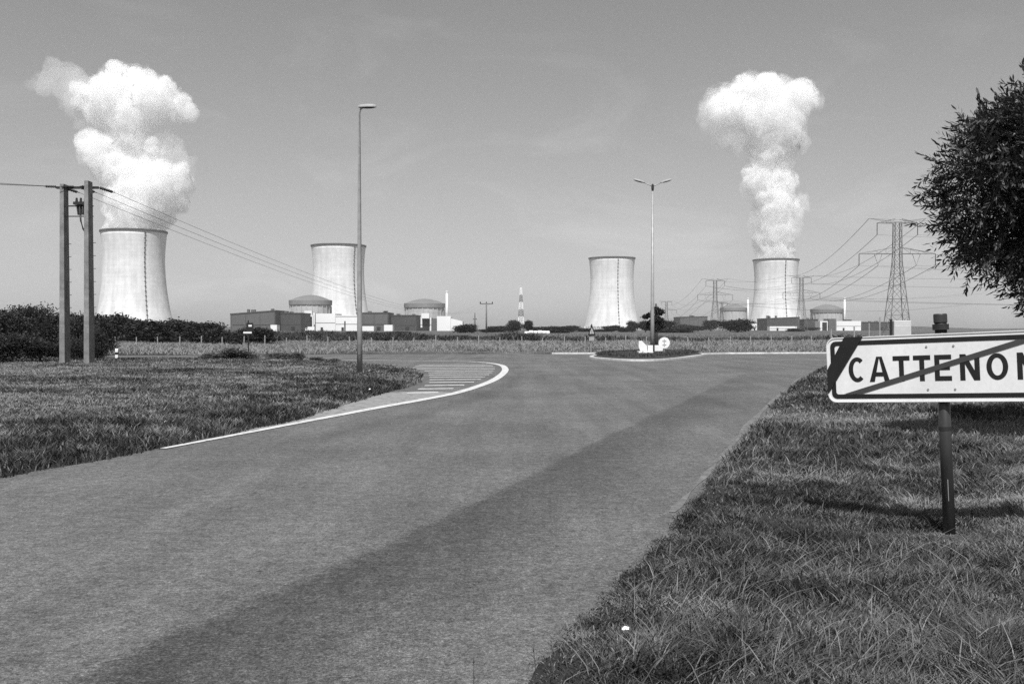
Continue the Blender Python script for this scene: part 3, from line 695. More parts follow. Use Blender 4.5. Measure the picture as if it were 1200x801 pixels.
wires('power_line', list(zip(aB, [(p[0]+700, 560, p[2]+6) for p in aB])), 14, .07, 'power line running low to the right behind the largest pylon')
wires('power_line', list(zip(aC, aB)), 5, .09, 'power line across the right steaming tower between two pylons')
wires('power_line', list(zip(aC, aD)), 16, .10, 'power line between the round-tree pylon and the small distant pylon')
wires('power_line', [(a_, (a_[0]+380, 1250, a_[2]+2)) for a_ in aC[:4]], 10, .09, 'power line strung low beneath the others at the right dome')

# banded radio mast
t = empty('radio_mast', (wx(610.5, 800), 800, 0), 0, 'slim lattice radio mast banded light and dark, left of centre trees', 'mast')
Hm = wz(337, 800)
for k in range(6):
    m = MB(); z0, z1 = Hm*k/6, Hm*(k+1)/6
    for i in range(3):
        u0, u1 = z0+(z1-z0)*i/3, z0+(z1-z0)*(i+1)/3; w0, w1 = 2.2*(1-u0/Hm)+.5, 2.2*(1-u1/Hm)+.5
        P0 = [(-w0,-w0),(w0,-w0),(w0,w0),(-w0,w0)]; P1 = [(-w1,-w1),(w1,-w1),(w1,w1),(-w1,w1)]
        for j in range(4):
            m.bar((*P0[j],u0),(*P1[j],u1), .42); m.bar((*P0[j],u0),(*P1[(j+1)%4],u1), .25); m.bar((*P1[j],u1),(*P1[(j+1)%4],u1), .25)
    m.build('mast_section', M_white if k % 2 else mat('mast_dark_band', .10, .6, .1, 1), t)
# slender far mast
t = empty('radio_mast', (wx(556.5, 900), 900, 0), 0, 'thin dark mast behind the bush right of the white annex', 'mast'); z = wz(366, 900)
MB().tube([(0,0,0),(0,0,z*.55),(0,0,z)], [1.0,.7,.35], 8).build('pole', M_steel, t); MB().bb(-1.8,1.8,-.4,.4,z*.62,z*.68).build('bracket', M_steel, t)

# wooden T pole in the field
TY = 333; tx = wx(570, TY)
t = empty('utility_pole', (tx, TY, 0), 0, 'wooden utility pole with a single crossarm standing alone in the field', 'utility pole')
zt = wz(355, TY); MB().tube([(0,0,-.3),(0,0,zt)], [.30,.22], 10).build('pole', M_steel, t, True)
MB().box((0,0,zt-.25), (4.4,.3,.3)).build('crossarm', M_steel, t)
for sx in (-2,0,2): MB().lathe([(.08,zt-.1),(.2,zt),(.2,zt+.2),(.1,zt+.45),(0,zt+.5)], 10, (sx,0,0)).build('insulator', M_insul, t, True)

# twin concrete poles
PY = 43.2; bx, cx2 = wx(76, PY), wx(104.5, 42.6)
def concrete_pole(x, y, h, label, yaw=0):
    t = empty('concrete_pole', (x, y, 0), yaw, label, 'utility pole', 'pair of concrete utility poles')
    m = MB()
    w0, w1, d0, d1 = .12, .085, .33, .25
    m.add([(-w0,-d0,-.5),(w0,-d0,-.5),(w0,d0,-.5),(-w0,d0,-.5),(-w1,-d1,h),(w1,-d1,h),(w1,d1,h),(-w1,d1,h)], [(0,1,5,4),(1,2,6,5),(2,3,7,6),(3,0,4,7),(4,5,6,7),(3,2,1,0)])
    m.build('shaft', M_conc, t, bevel=.012)
    for k in range(9):
        MB().tube([(w0+.09,-.05,.9+k*.55),(w0+.20,-.05,.9+k*.55)], .012, 6).build('step_bolt', M_dark, t)
    return t
HP = wz(216.5, PY)
concrete_pole(bx, PY, HP, 'left concrete pole of the pair beside the hedge', R(2))
concrete_pole(cx2, 42.6, HP+.05, 'right concrete pole of the pair, nearer the white marker post', R(2))
gear = empty('pole_switchgear', (bx, PY, HP), 0, 'dark crossbars, strain insulators and switch mounted between the concrete poles', 'switchgear')
gx = cx2-bx
MB().box((gx/2, -.16, -.16), (gx+.5, .1, .1)).build('crossbar', M_dark, gear)
z242, z254 = wz(242, PY)-HP, wz(254, PY)-HP
MB().box((gx/2,-.1,z242), (gx,.06,.05)).build('crossbar', M_dark, gear); MB().box((gx/2,-.1,z254), (gx,.05,.04)).build('crossbar', M_dark, gear)
def shed_string(mb, A, B, r, k):
    A, B = Vector(A), Vector(B); mb.tube([A, B], .018, 6)
    for i in range(k):
        u = (i+.5)/k; c = A.lerp(B, .12+.76*u); d = (B-A).normalized()*.03; mb.tube([c-d, c+d], [r, r*.7], 10)
ends = []
for i, sx in enumerate((-.12, gx*.5-.02, gx+.12)):
    m = MB(); e_ = Vector((sx+.55, .55, -.28)); shed_string(m, (sx+.08,-.1,-.13), e_, .07, 6); m.build('strain_insulator', M_insul, gear, True); ends.append(e_+Vector((bx,PY,HP)))
    m = MB(); e2 = Vector((sx-.62, -.3, -.12+.0*i)); shed_string(m, (sx-.06,-.2,-.13), e2, .06, 5); m.build('strain_insulator', M_insul, gear, True)
m = MB(); m.box((gx*.62,-.2,z242+.10), (.55,.3,.12))
for k in (-1,0,1): m.tube([(gx*.62+k*.18,-.2,z242+.16),(gx*.62+k*.18,-.2,z242+.34)], [.06,.04], 8); m.tube([(gx*.62+k*.14,-.2,z242+.03),(gx*.62+k*.10,-.2,z254+.05)], [.06,.045], 8)
m.build('switch', M_dark, gear)
MB().tube([(gx*.60,-.2,z254+.1),(gx*.62,-.22,z254-.2),(gx*.70,-.24,z254-.55),(gx*.86,-.26,z254-.85),(gx-.08,-.2,z254-1.0)], .035, 8).build('cable', M_dark, gear, True)
wires('overhead_wire', [(ends[i], (tx+(-2,0,2)[i], TY, zt+.4)) for i in range(3)], 4.6, .009, 'three thin overhead wires sagging from the concrete poles to the field pole', 'overhead wire', 60)
wires('overhead_wire', [(Vector((bx-.12-.62+i*.5, PY-.3, HP-.12-.02*i)), (bx-45, PY-14, HP+2.2+.5*i)) for i in range(3)], .6, .010, 'thin overhead wires leaving the frame left of the concrete poles', 'overhead wire')

# ------------------------------------------------------------------ street lamps
LX, LY = gnd(421.5, 443); LH = wz(125.5, LY)
t = empty('street_lamp', (LX, LY, 0), 0, 'tall single-headed street lamp on the grass left of the road', 'street lamp')
MB().tube([(0,0,0),(0,0,.2*LH),(0,0,LH-.25),(.05,0,LH-.08),(.16,0,LH-.02)], [.095,.085,.035,.032,.03], 16).build('pole', M_galv, t, True)
MB().lathe([(0,.14),(.12,.14),(.13,0),(.13,-.1)], 16).build('foot', M_black, t)
MB().box((0,-.092,.95), (.08,.012,.35)).build('access_door', M_steel, t)
def lamp_head(parent, M, L=.62, wd=.24):
    m = MB(); vs = []; prof = [(0,.35,.35),(.12,.75,.7),(.5,1,1),(.85,.85,.9),(1,.45,.5)]
    for u, a_, h_ in prof:
        vs += [(u*L, -wd/2*a_, 0),(u*L, -wd/2*a_, .03),(u*L, -wd/4*a_, .045+.06*h_),(u*L, wd/4*a_, .045+.06*h_),(u*L, wd/2*a_, .03),(u*L, wd/2*a_, 0)]
    fs = [(6*i+k, 6*(i+1)+k, 6*(i+1)+(k+1)%6, 6*i+(k+1)%6) for i in range(len(prof)-1) for k in range(6)] + [tuple(range(6)), tuple(range(6*len(prof)-1, 6*len(prof)-7, -1))]
    m.add([M @ Vector(v) for v in vs], fs); h = m.build('lamp_head', mat('lamp_housing', .30, .5, .1, 5), parent)
    g = MB(); vs = []
    for u, a_ in ((.25,.6),(.5,.75),(.75,.7),(.92,.4)): vs += [(u*L,-wd/2*a_,-.002),(u*L,0,-.055*a_),(u*L,wd/2*a_,-.002)]
    g.add([M @ Vector(v) for v in vs], [(3*i+k,3*(i+1)+k,3*(i+1)+k+1,3*i+k+1) for i in range(3) for k in range(2)]); g.build('lens', mat('lamp_lens', .05, .3, .1, 5), h)
lamp_head(t, Matrix.Translation((-.03,0,LH-.04)) @ Matrix.Rotation(R(-1),4,'Y'), .58)
D0 = (wx(764.5, 58), 58.0)
t = empty('street_lamp', (D0[0], D0[1], .2), 0, 'tall double-headed street lamp standing on the traffic island', 'street lamp'); DH = wz(219, 58)-.2
MB().tube([(0,0,0),(0,0,2),(0,0,DH)], [.13,.11,.05], 16).build('pole', M_galv, t, True)
MB().lathe([(0,DH+.18),(.07,DH+.1),(.08,DH-.1),(.06,DH-.25)], 12).build('bracket', M_dark, t)
for s_ in (-1, 1):
    MB().tube([(0,0,DH),(s_*.15,0,DH+.08),(s_*.55,0,DH+.26)], [.035,.03,.025], 8).build('arm', M_galv, t, True)
    M = Matrix.Translation((s_*.45,0,DH+.2)) @ Matrix.Rotation(0 if s_ > 0 else math.pi, 4, 'Z') @ Matrix.Rotation(R(-16),4,'Y')
    lamp_head(t, M, .68, .30)

# ------------------------------------------------------------------ things on the island
IY = 55.0
def ib(mb, x0, x1, y0, y1, Y, d, dy=0): return mb.bb(wx(x0,Y), wx(x1,Y), Y+dy, Y+d+dy, wz(y1,Y), wz(y0,Y))
px_ = wx(757, IY)
t = empty('planter', (px_, IY, .22), 0, 'white trough planter with a slanting back board, left of the island lamp', 'planter')
t.location.z = 0
def loc(mb): mb.v = [(a_-px_, b_-IY, c_) for a_, b_, c_ in mb.v]; return mb
loc(ib(MB(), 748.5, 765.5, 411.5, 416.8, IY, .8)).build('trough', M_white, t, bevel=.01)
loc(ib(MB(), 759.5, 765.5, 404.5, 411.3, IY, .35, .1)).build('back_box', M_white, t, bevel=.01)
m = MB(); z1_, z0_ = wz(399.5, IY), wz(411, IY); xa, xb = wx(748.8, IY), wx(758.5, IY)
m.add([(xa,IY+.1,z1_),(xa+.17,IY+.1,z1_+.02),(xb,IY+.1,z0_+.28),(xb,IY+.1,z0_),(xb-.36,IY+.1,z0_),(xa,IY+.1,z0_+.2),(xa,IY+.2,z1_),(xa+.17,IY+.2,z1_+.02),(xb,IY+.2,z0_+.28),(xb,IY+.2,z0_),(xb-.36,IY+.2,z0_),(xa,IY+.2,z0_+.2)],
      [(0,1,2,3,4,5),(11,10,9,8,7,6)]+[(k,(k+1)%6,(k+1)%6+6,k+6) for k in range(6)])
loc(m).build('slanting_board', M_white, t)
for x in (750, 763.5): loc(ib(MB(), x, x+1.4, 416.7, 419, IY, .1, .05)).build('foot', M_white, t)
loc(MB().tube([(wx(753.5,IY-.5),IY-.5,.1),(wx(753.5,IY-.5),IY-.5,wz(411,IY-.5))], .025, 8)).build('stake', M_galv, t)
I2 = 59.0; px_ = wx(771.5, I2); IYs = IY
t = empty('planter', (px_, I2, 0), 0, 'white box planter right of the island lamp, beside the round sign', 'planter')
m = ib(MB(), 767.3, 776, 404.5, 412, I2, .6); m.v = [(a_-px_, b_-I2, c_) for a_, b_, c_ in m.v]; m.build('box', M_white, t, bevel=.01)
m = ib(MB(), 774, 777.5, 405.5, 411, I2, .4, .2); m.v = [(a_-px_, b_-I2, c_) for a_, b_, c_ in m.v]; m.build('end_board', M_white, t)
for x in (768, 774.5):
    m = ib(MB(), x, x+1.3, 411.9, 414, I2, .1, .05); m.v = [(a_-px_, b_-I2, c_) for a_, b_, c_ in m.v]; m.build('foot', M_white, t)
SY_ = 57.0; X = wx(778.3, SY_)
t = empty('round_sign', (X, SY_, .2), 0, 'round pale traffic sign seen from behind on the island, on a thin post', 'traffic sign')
zc = wz(401.5, SY_)-.2; MB().tube([(0,0,0),(0,0,zc+.3)], .03, 10).build('post', M_galv, t)
md = MB(); rr = .32; n_ = 32
md.add([(rr*math.cos(2*math.pi*k/n_), -.05, zc+rr*math.sin(2*math.pi*k/n_)) for k in range(n_)]+[(rr*math.cos(2*math.pi*k/n_), -.02-.014, zc+rr*math.sin(2*math.pi*k/n_)) for k in range(n_)],
       [tuple(range(n_)), tuple(range(2*n_-1, n_-1, -1))]+[(k,(k+1)%n_,(k+1)%n_+n_,k+n_) for k in range(n_)])
md.build('disc', M_white, t)
m = MB(); m.box((0,-.06,zc), (.05,.016,.42)); m.box((0,-.06,zc+.11), (.22,.018,.035)); m.box((0,-.06,zc-.11), (.22,.018,.035)); m.build('bracket', mat('bracket_grey', .35, .5, .1, 5), t)

# warning sign left of the island
SY = 67.5; X = wx(692.5, SY)
t = empty('triangular_sign', (X, SY, 0), R(52), 'triangular sign seen at an angle before the rough field, small plate beneath', 'traffic sign')
zb, ztp = wz(393, SY), wz(379, SY)
MB().tube([(0,0,-.2),(0,0,ztp-.1)], .04, 10).build('post', M_galv, t)
def tri(hw_, z0, z1, y0, y1): return MB().add([(-hw_,y0,z0),(hw_,y0,z0),(0,y0,z1),(-hw_,y1,z0),(hw_,y1,z0),(0,y1,z1)], [(0,1,2),(5,4,3),(0,3,4,1),(1,4,5,2),(2,5,3,0)])
tri(.46, zb, ztp, -.07, -.05).build('border_plate', M_dark, t); tri(.27, zb+.12, ztp-.28, -.075, -.071).build('face', M_sign_white, t)
MB().box((0,-.079,zb+.26), (.06,.006,.22)).build('symbol', M_black, t); MB().box((0,-.06,zb-.22), (.6,.02,.26)).build('sub_plate', mat('plate_light', .5, .5, .1, 5), t)

# sign seen from behind at left
SY = 50.8; X = wx(291, SY); t = empty('direction_sign', (X, SY, 0), R(-20), 'small dark-backed sign on a thin dark post, left of the first white cabin', 'traffic sign')
MB().tube([(0,0,-.2),(0,0,wz(375,SY))], .035, 10).build('post', M_dark, t)
MB().box((.12,-.05,wz(383,SY)), (.40,.02,.42)).build('plate', M_dark, t); MB().box((.16,-.07,wz(381.5,SY)), (.2,.01,.1)).build('light_patch', M_white, t); MB().box((.0,-.065,wz(389.5,SY)), (.5,.02,.09)).build('lower_strip', M_white, t)

# white marker post with a black band
SY = 50.0; X = wx(136.5, SY); t = empty('marker_post', (X, SY, 0), R(15), 'white roadside marker post with black band right of the concrete poles', 'marker post')
zt_ = wz(408.3, SY)
MB().add([(-.07,-.05,-.1),(.07,-.05,-.1),(.07,.05,-.1),(-.07,.05,-.1),(-.07,-.05,zt_-.05),(.07,-.05,zt_-.05),(.07,.05,zt_),(-.07,.05,zt_)], [(0,1,5,4),(1,2,6,5),(2,3,7,6),(3,0,4,7),(4,5,6,7)]).build('body', M_white, t, bevel=.008)
MB().box((0,0,zt_-.24), (.146,.106,.12)).build('reflector_band', M_black, t)

# field fence
FY = 76
fr = empty('field_fence', (0, FY, 0), 0, 'thin wire fence on weathered posts in the rough grass behind the crossing road', 'fence')
fx = -33.0; k = 0; post0 = MB().tube([(0,0,-.2),(0,0,1.02)], [.045,.04], 6).build('post', M_wood, fr)
pos = []
while fx < 30:
    pos.append((fx, 1.2*math.sin(fx*.05))); fx += 1.62+random.uniform(-.06,.06)
for i, (x_, y_) in enumerate(pos):
    o = post0 if i == 0 else post0.copy()
    if i: col.objects.link(o); o.parent = fr
    o.location = (x_, y_, 0.05); o.scale.z = random.uniform(.92, 1.1); o.rotation_euler = (R(random.uniform(-2,2)), R(random.uniform(-2.5,2.5)), 0)
for z_ in (.35, .65, .95):
    MB().tube([(x_, y_-.05, z_+.02*math.sin(x_*3)) for x_, y_ in pos], .006, 4).build('wire', M_wire, fr)
for px, yt_, Y, lb in ((974, 385, 60, 'thin pale stake just left of the town sign top'), (1001, 382, 60, 'shorter pale stake above the town sign, left of the taller ones'), (1018.5, 378.5, 60, 'middle pale stake above the town sign'), (1031, 371.5, 60, 'tallest pale stake above the town sign')):
    tag(MB().tube([(0,0,-.2),(0,0,wz(yt_, Y))], [.05,.04], 6).build('field_stake', M_wood), lb, 'stake', 'stakes above the town sign').location = (wx(px, Y), Y, 0)

# white utility pillar beyond the sign
UY = 24.5; X = wx(1055, UY); t = empty('utility_cabinet', (X, UY, 0), 0, 'pale upright utility cabinet showing above the town sign', 'cabinet'); zt_ = wz(375.5, UY)
MB().box((0,0,zt_/2), (.42,.32,zt_)).build('body', mat('cabinet_pale', .55, .7, .08, 4, fine=(30,.1)), t, bevel=.015)
MB().box((-.228,0,zt_/2+.03), (.03,.1,zt_+.02)).build('side_rail', M_dark, t); MB().box((.225,0,zt_/2+.02), (.025,.1,zt_)).build('side_rail', M_galv, t)
MB().box((0,-.163,zt_/2), (.36,.008,zt_*.85)).build('door', mat('cabinet_pale2', .5, .7, .08, 4), t)

# ------------------------------------------------------------------ town sign
PX, PYs = 3.48, 7.9
root = empty('town_sign', (PX, PYs, 0), 0, 'end-of-town sign CATTENOM on a dark round post in the verge grass', 'road sign')
root.rotation_euler = (0, R(-2.6), R(-33))
zc = 1.30; hl, hr, hh = -.887, .88, .27
def rrect(x0, x1, z0, z1, r, n_=6):
    P = []
    for cx, cz, a0 in ((x1-r,z1-r,0),(x0+r,z1-r,90),(x0+r,z0+r,180),(x1-r,z0+r,270)):
        for k in range(n_+1): an = R(a0+90*k/n_); P.append((cx+r*math.cos(an), cz+r*math.sin(an)))
    return P
def plate(P, y0, y1):                                  # polygon in xz, thickness in y
    n_ = len(P); return MB().add([(p[0],y0,p[1]) for p in P]+[(p[0],y1,p[1]) for p in P], [tuple(range(n_)), tuple(range(2*n_-1,n_-1,-1))]+[(k,(k+1)%n_,(k+1)%n_+n_,k+n_) for k in range(n_)])
def ring_plate(Po, Pi, y0, y1):
    n_ = len(Po); vs = [(p[0],y0,p[1]) for p in Po]+[(p[0],y0,p[1]) for p in Pi]+[(p[0],y1,p[1]) for p in Po]+[(p[0],y1,p[1]) for p in Pi]; fs = []
    for k in range(n_):
        j = (k+1)%n_; fs += [(k,j,j+n_,k+n_),(k,k+2*n_,j+2*n_,j),(k+n_,j+n_,j+3*n_,k+3*n_)]
    return MB().add(vs, fs)
yF = -.075
panel = plate(rrect(hl, hr, zc-hh, zc+hh, .07), yF, yF+.03); panel.build('panel', M_sign_white, root)
ring_plate(rrect(hl+.001, hr-.001, zc-hh+.001, zc+hh-.001, .07), rrect(hl+.008, hr-.008, zc-hh+.008, zc+hh-.008, .065), yF-.006, yF-.0005).build('edge_trim', mat('edge_trim', .7, .4, .05, 5), root)
ring_plate(rrect(hl+.032, hr-.032, zc-hh+.032, zc+hh-.032, .045), rrect(hl+.068, hr-.068, zc-hh+.068, zc+hh-.068, .02), yF-.003, yF-.0006).build('border', M_black, root)
def strip(A, B, wd, y0, y1, m, nm, clip=None):
    A, B = Vector(A), Vector(B); d = (B-A).normalized(); n_ = Vector((-d.y, d.x))*wd/2
    P = [A+n_, A-n_, B-n_, B+n_] if clip is None else clip
    return plate([(p[0], p[1]) for p in P], y0, y1).build(nm, m, root)
# grey bar from lower left to upper right, ends cut level with the border
iz0, iz1 = zc-hh+.070, zc+hh-.070
strip(0,0,0,0,0,M_red,'diagonal_bar') if False else plate([(hl+.13, iz0),(hl+.27, iz0),(hr-.19, iz1),(hr-.33, iz1)], yF-.0052, yF-.0036).build('diagonal_bar', M_red, root)
# black bands across the two corners
plate([(hl, zc-.20),(hl, zc+.0),(hl+.15, zc+hh),(hl+.30, zc+hh)], yF-.0100, yF-.0065).build('corner_band', M_black, root)
plate([(hr, zc+.20),(hr, zc-.0),(hr-.15, zc-hh),(hr-.30, zc-hh)], yF-.0100, yF-.0065).build('corner_band', M_black, root)
# lettering
LH_, ST = .205, .037
def seg(mb, a_, b_, w_=ST):
    A, B = Vector(a_), Vector(b_); d = (B-A).normalized(); n_ = Vector((-d.y, d.x))*w_/2
    P = [A+n_, A-n_, B-n_, B+n_]; mb.add([(p.x, yF-.0022, p.y) for p in P]+[(p.x, yF-.0008, p.y) for p in P], [(0,1,2,3),(7,6,5,4),(0,4,5,1),(1,5,6,2),(2,6,7,3),(3,7,4,0)])
def arc(mb, cx, cz, rx, rz, a0, a1, w_=ST, n_=20):
    vs = []
    for k in range(n_+1):
        an = R(a0+(a1-a0)*k/n_); c, s_ = math.cos(an), math.sin(an)
        vs += [(cx+rx*c, yF-.0022, cz+rz*s_), (cx+(rx-w_)*c, yF-.0022, cz+(rz-w_*.9)*s_)]
    mb.add(vs, [(2*k,2*k+1,2*k+3,2*k+2) for k in range(n_)])
def letter(ch, u, w_):
    m = MB(); z0, z1 = zc-LH_/2, zc+LH_/2; a_, b_ = u-w_/2, u+w_/2; h = ST/2
    if ch == 'C': arc(m, u+.006, zc, w_/2, LH_/2, 48, 312)
    if ch == 'O': arc(m, u, zc, w_/2, LH_/2, 0, 360, ST, 32)
    if ch == 'T': seg(m, (a_, z1-h), (b_, z1-h)); seg(m, (u, z0), (u, z1-ST*.99))
    if ch == 'E':
        seg(m, (a_+h, z0), (a_+h, z1))
        for z_ in (z0+h, zc, z1-h): seg(m, (a_+ST, z_), (b_-(.012 if z_ == zc else 0), z_))
    if ch == 'N':
        seg(m, (a_+h, z0), (a_+h, z1)); seg(m, (b_-h, z0), (b_-h, z1))
        m.add([(a_+.001,yF-.0026,z1),(a_+ST*1.15,yF-.0026,z1),(b_-.001,yF-.0026,z0),(b_-ST*1.15,yF-.0026,z0)], [(0,1,2,3)])
    if ch == 'M':
        seg(m, (a_+h, z0), (a_+h, z1)); seg(m, (b_-h, z0), (b_-h, z1)); zm = z0+.05
        m.add([(a_+.001,yF-.0026,z1),(a_+ST*1.1,yF-.0026,z1),(u+h*.9,yF-.0026,zm),(u-h*.9,yF-.0026,zm)], [(0,1,2,3)])
        m.add([(b_-.001,yF-.0030,z1),(b_-ST*1.1,yF-.0030,z1),(u-h*.9,yF-.0030,zm),(u+h*.9,yF-.0030,zm)], [(0,1,2,3)])
    if ch == 'A':
        for s_ in (-1, 1): m.add([(u+s_*w_/2,yF-.0022-.0004*(s_>0),z0),(u+s_*(w_/2-ST*1.1),yF-.0022-.0004*(s_>0),z0),(u-s_*.002,yF-.0022-.0004*(s_>0),z1),(u+s_*.022,yF-.0022-.0004*(s_>0),z1)], [(0,1,2,3)])
        m.add([(u-w_*.28,yF-.0031,z0+.045),(u+w_*.28,yF-.0031,z0+.045),(u+w_*.22,yF-.0031,z0+.078),(u-w_*.22,yF-.0031,z0+.078)], [(0,1,2,3)])
    m.build('letter', M_black, root)
for ch, u, w_ in (('C',-.648,.14),('A',-.466,.16),('T',-.295,.13),('T',-.139,.13),('E',.018,.125),('N',.212,.142),('O',.406,.152),('M',.631,.175)): letter(ch, u, w_)
MB().tube([(0,0,-.35),(0,0,1.70)], .046, 24).build('post', M_postdark, root, True)
MB().lathe([(0,1.728),(.046,1.728),(.052,1.72),(.052,1.66),(.047,1.655)], 24).build('post_cap', M_postdark, root)
MB().lathe([(.046,1.60),(.062,1.60),(.062,1.645),(.046,1.645)], 24).build('clamp_collar', M_dark, root)
for z_ in (1.13, 1.47): MB().box((0,-.045,z_), (.18,.012,.05)).build('mounting_clip', M_dark, root)
MB().box((.012,-.0468,.33), (.005,.003,.17)).build('scratch_strip', M_galv, root)
for u_, z_ in ((-.10,1.47),(.10,1.47),(-.10,1.13),(.10,1.13)): MB().tube([(u_,yF+.001,z_),(u_,yF-.0045,z_)], .009, 10).build('rivet', M_galv, root)
MB().lathe([(.046,.80),(.0485,.80),(.0485,.83),(.046,.83)], 24).build('joint_ring', M_dark, root)

# ------------------------------------------------------------------ foliage
M_leafD = tone_mat('dark_foliage', .007, .042, .65, .10)
M_leafM = tone_mat('mid_foliage', .03, .12, .65, .15)
def leaf_cloud(balls, n_, size, seed, flat=.75):
    """leaves spread through lobes: verts, loops, sizes, tones"""
    g = np.random.default_rng(seed); B = np.array(balls); wts = B[:,3]**2; k = g.choice(len(B), n_, p=wts/wts.sum())
    d = g.normal(size=(n_,3)); d /= np.linalg.norm(d, axis=1)[:,None]
    r_ = B[k,3]*(g.random(n_)**.35)*(1+.18*g.normal(size=n_))
    c = B[k,:3]+d*r_[:,None]*np.array([1,1,flat]); c[:,2] = np.maximum(c[:,2], .03)
    u = g.normal(size=(n_,3)); u /= np.linalg.norm(u,axis=1)[:,None]; v = np.cross(u, g.normal(size=(n_,3))); v /= np.linalg.norm(v,axis=1)[:,None]
    s = size*g.uniform(.6,1.4,n_)[:,None]
    V = np.stack([c-u*s, c-v*s*.5, c+u*s, c+v*s*.5], 1).reshape(-1,3)
    q = np.arange(4*n_); cl = g.random(len(B))[k]
    tn = np.clip(.35*cl+.35*g.random(n_)+.1, 0, 1)
    return V, q, np.full(n_, 4), np.repeat(tn, 4)
def bush_proto(nm, seed, w_, h_, n_, size, m, trunk=.0, lobes=9):
    g = random.Random(seed); balls = []
    for k in range(lobes):
        an = g.uniform(0, 6.28); rr_ = g.uniform(0, .62)*w_/2; zz = trunk+(h_-trunk)*g.uniform(.28,.74)
        r_ = g.uniform(.2,.34)*min(w_, (h_-trunk)*1.15)
        zz = min(zz, h_-r_*.75); balls.append((rr_*math.cos(an), rr_*math.sin(an), max(zz, trunk*.9), r_))
    V, L, S, T = leaf_cloud(balls, n_, size, seed)
    t = empty(nm, (0,0,0)); np_mesh('crown', V, L, S, m, {'tone': T}, t)
    mb = MB(); hb = trunk+(h_-trunk)*.45
    mb.tube([(0,0,-.2),(.02*h_,0,hb*.5),(0,.02*h_,hb)], [h_*.03,h_*.022,h_*.012], 8)
    for k in range(5): bl = balls[k]; mb.tube([(0,0,hb*(.45+.1*k)),(bl[0]*.8,bl[1]*.8,bl[2])], [h_*.012,h_*.005], 5)
    mb.build('trunk', M_bark, t, True)
    return t
shrubs = [bush_proto('shrub', 21+k, 2.4, 2.0, 9000, .05, M_leafD) for k in range(4)]      # close hedge shrubs
trees = [bush_proto('broadleaf_tree', 41+k, 7.0, 8.0, 5500, .26, M_leafD, .3, 15) for k in range(3)]
weeds = [bush_proto('weed_clump', 31+k, 2.4, 2.0, 2500, .09, M_leafM) for k in range(2)]
used = {}
def put(protos, i, x_, y_, w_, h_, pw, ph, label, cat, group=None, z=0):
    p = protos[i % len(protos)]
    o = p if p.name not in used else copy_tree(p)
    used[p.name] = 1
    o.location = (x_, y_, z); o.scale = (w_/pw, w_/pw, h_/ph); o.rotation_euler = (0, 0, random.uniform(0, 6.28)); tag(o, label, cat, group); return o
sh = [ # px, ytop, width px, Y, label
 (6, 365, 60, 60, 'tall dark shrub at the left frame edge'), (36, 361, 50, 66, 'dark shrub left of the concrete poles, highest of the hedge'), (66, 369, 50, 62, 'dark shrub directly behind the left concrete pole'),
 (94, 367, 42, 60, 'dark shrub behind the gap of the two concrete poles'), (118, 377, 40, 64, 'dark shrub ending the hedge right of the right concrete pole'),
 (12, 396, 60, 44, 'low foreground shrub at the left frame edge'), (48, 394, 52, 45.5, 'low foreground shrub left of the left concrete pole'), (86, 398, 34, 49, 'low shrub at the foot of the two concrete poles'), (114, 392, 30, 50, 'low leafy shrub hugging the right concrete pole')]
for i, (px, yt_, wp, Y, lb) in enumerate(sh):
    put(shrubs, i, wx(px, Y), Y, wp/F*Y*1.22, wz(yt_, Y)*(1.02+.10*((i*7)%3)), 2.4, 2.0, lb, 'shrub', 'hedge shrubs around the concrete poles')
tl = [(130,370,44,128,'dark tree at the foot of the left cooling tower, near the concrete poles'),(148,371,40,135,'dark tree under the left side of the left cooling tower'),(170,374,38,125,'dark tree under the stair of the left cooling tower'),(192,379,36,128,'dark tree at the right foot of the left cooling tower'),
 (214,378,40,135,'dark low tree right of the left cooling tower'),(238,379,40,128,'dark low tree midway between left tower and grey hall'),(260,382,36,120,'dark low tree left of the long grey hall'),(278,386,32,118,'lowest dark tree before the long grey hall'),(300,388,34,122,'flat dark bush before the long grey hall, right of the small sign'),(0,363,60,170,'far dark tree at left frame edge behind the hedge'),(28,362.5,60,175,'far dark tree behind the hedge left of the poles'),(58,365,60,170,'far dark tree behind the left concrete pole'),(100,371,50,160,'far dark tree seen right of the right concrete pole')]
for i, (px, yt_, wp, Y, lb) in enumerate(tl):
    Y = Y*.78
    put(trees, i, wx(px, Y), Y, wp/F*Y*1.35, wz(yt_-9+((i*5)%4)*3, Y)*1.1, 7.0, 8.0, lb, 'tree', 'trees below the left cooling tower', -.3)
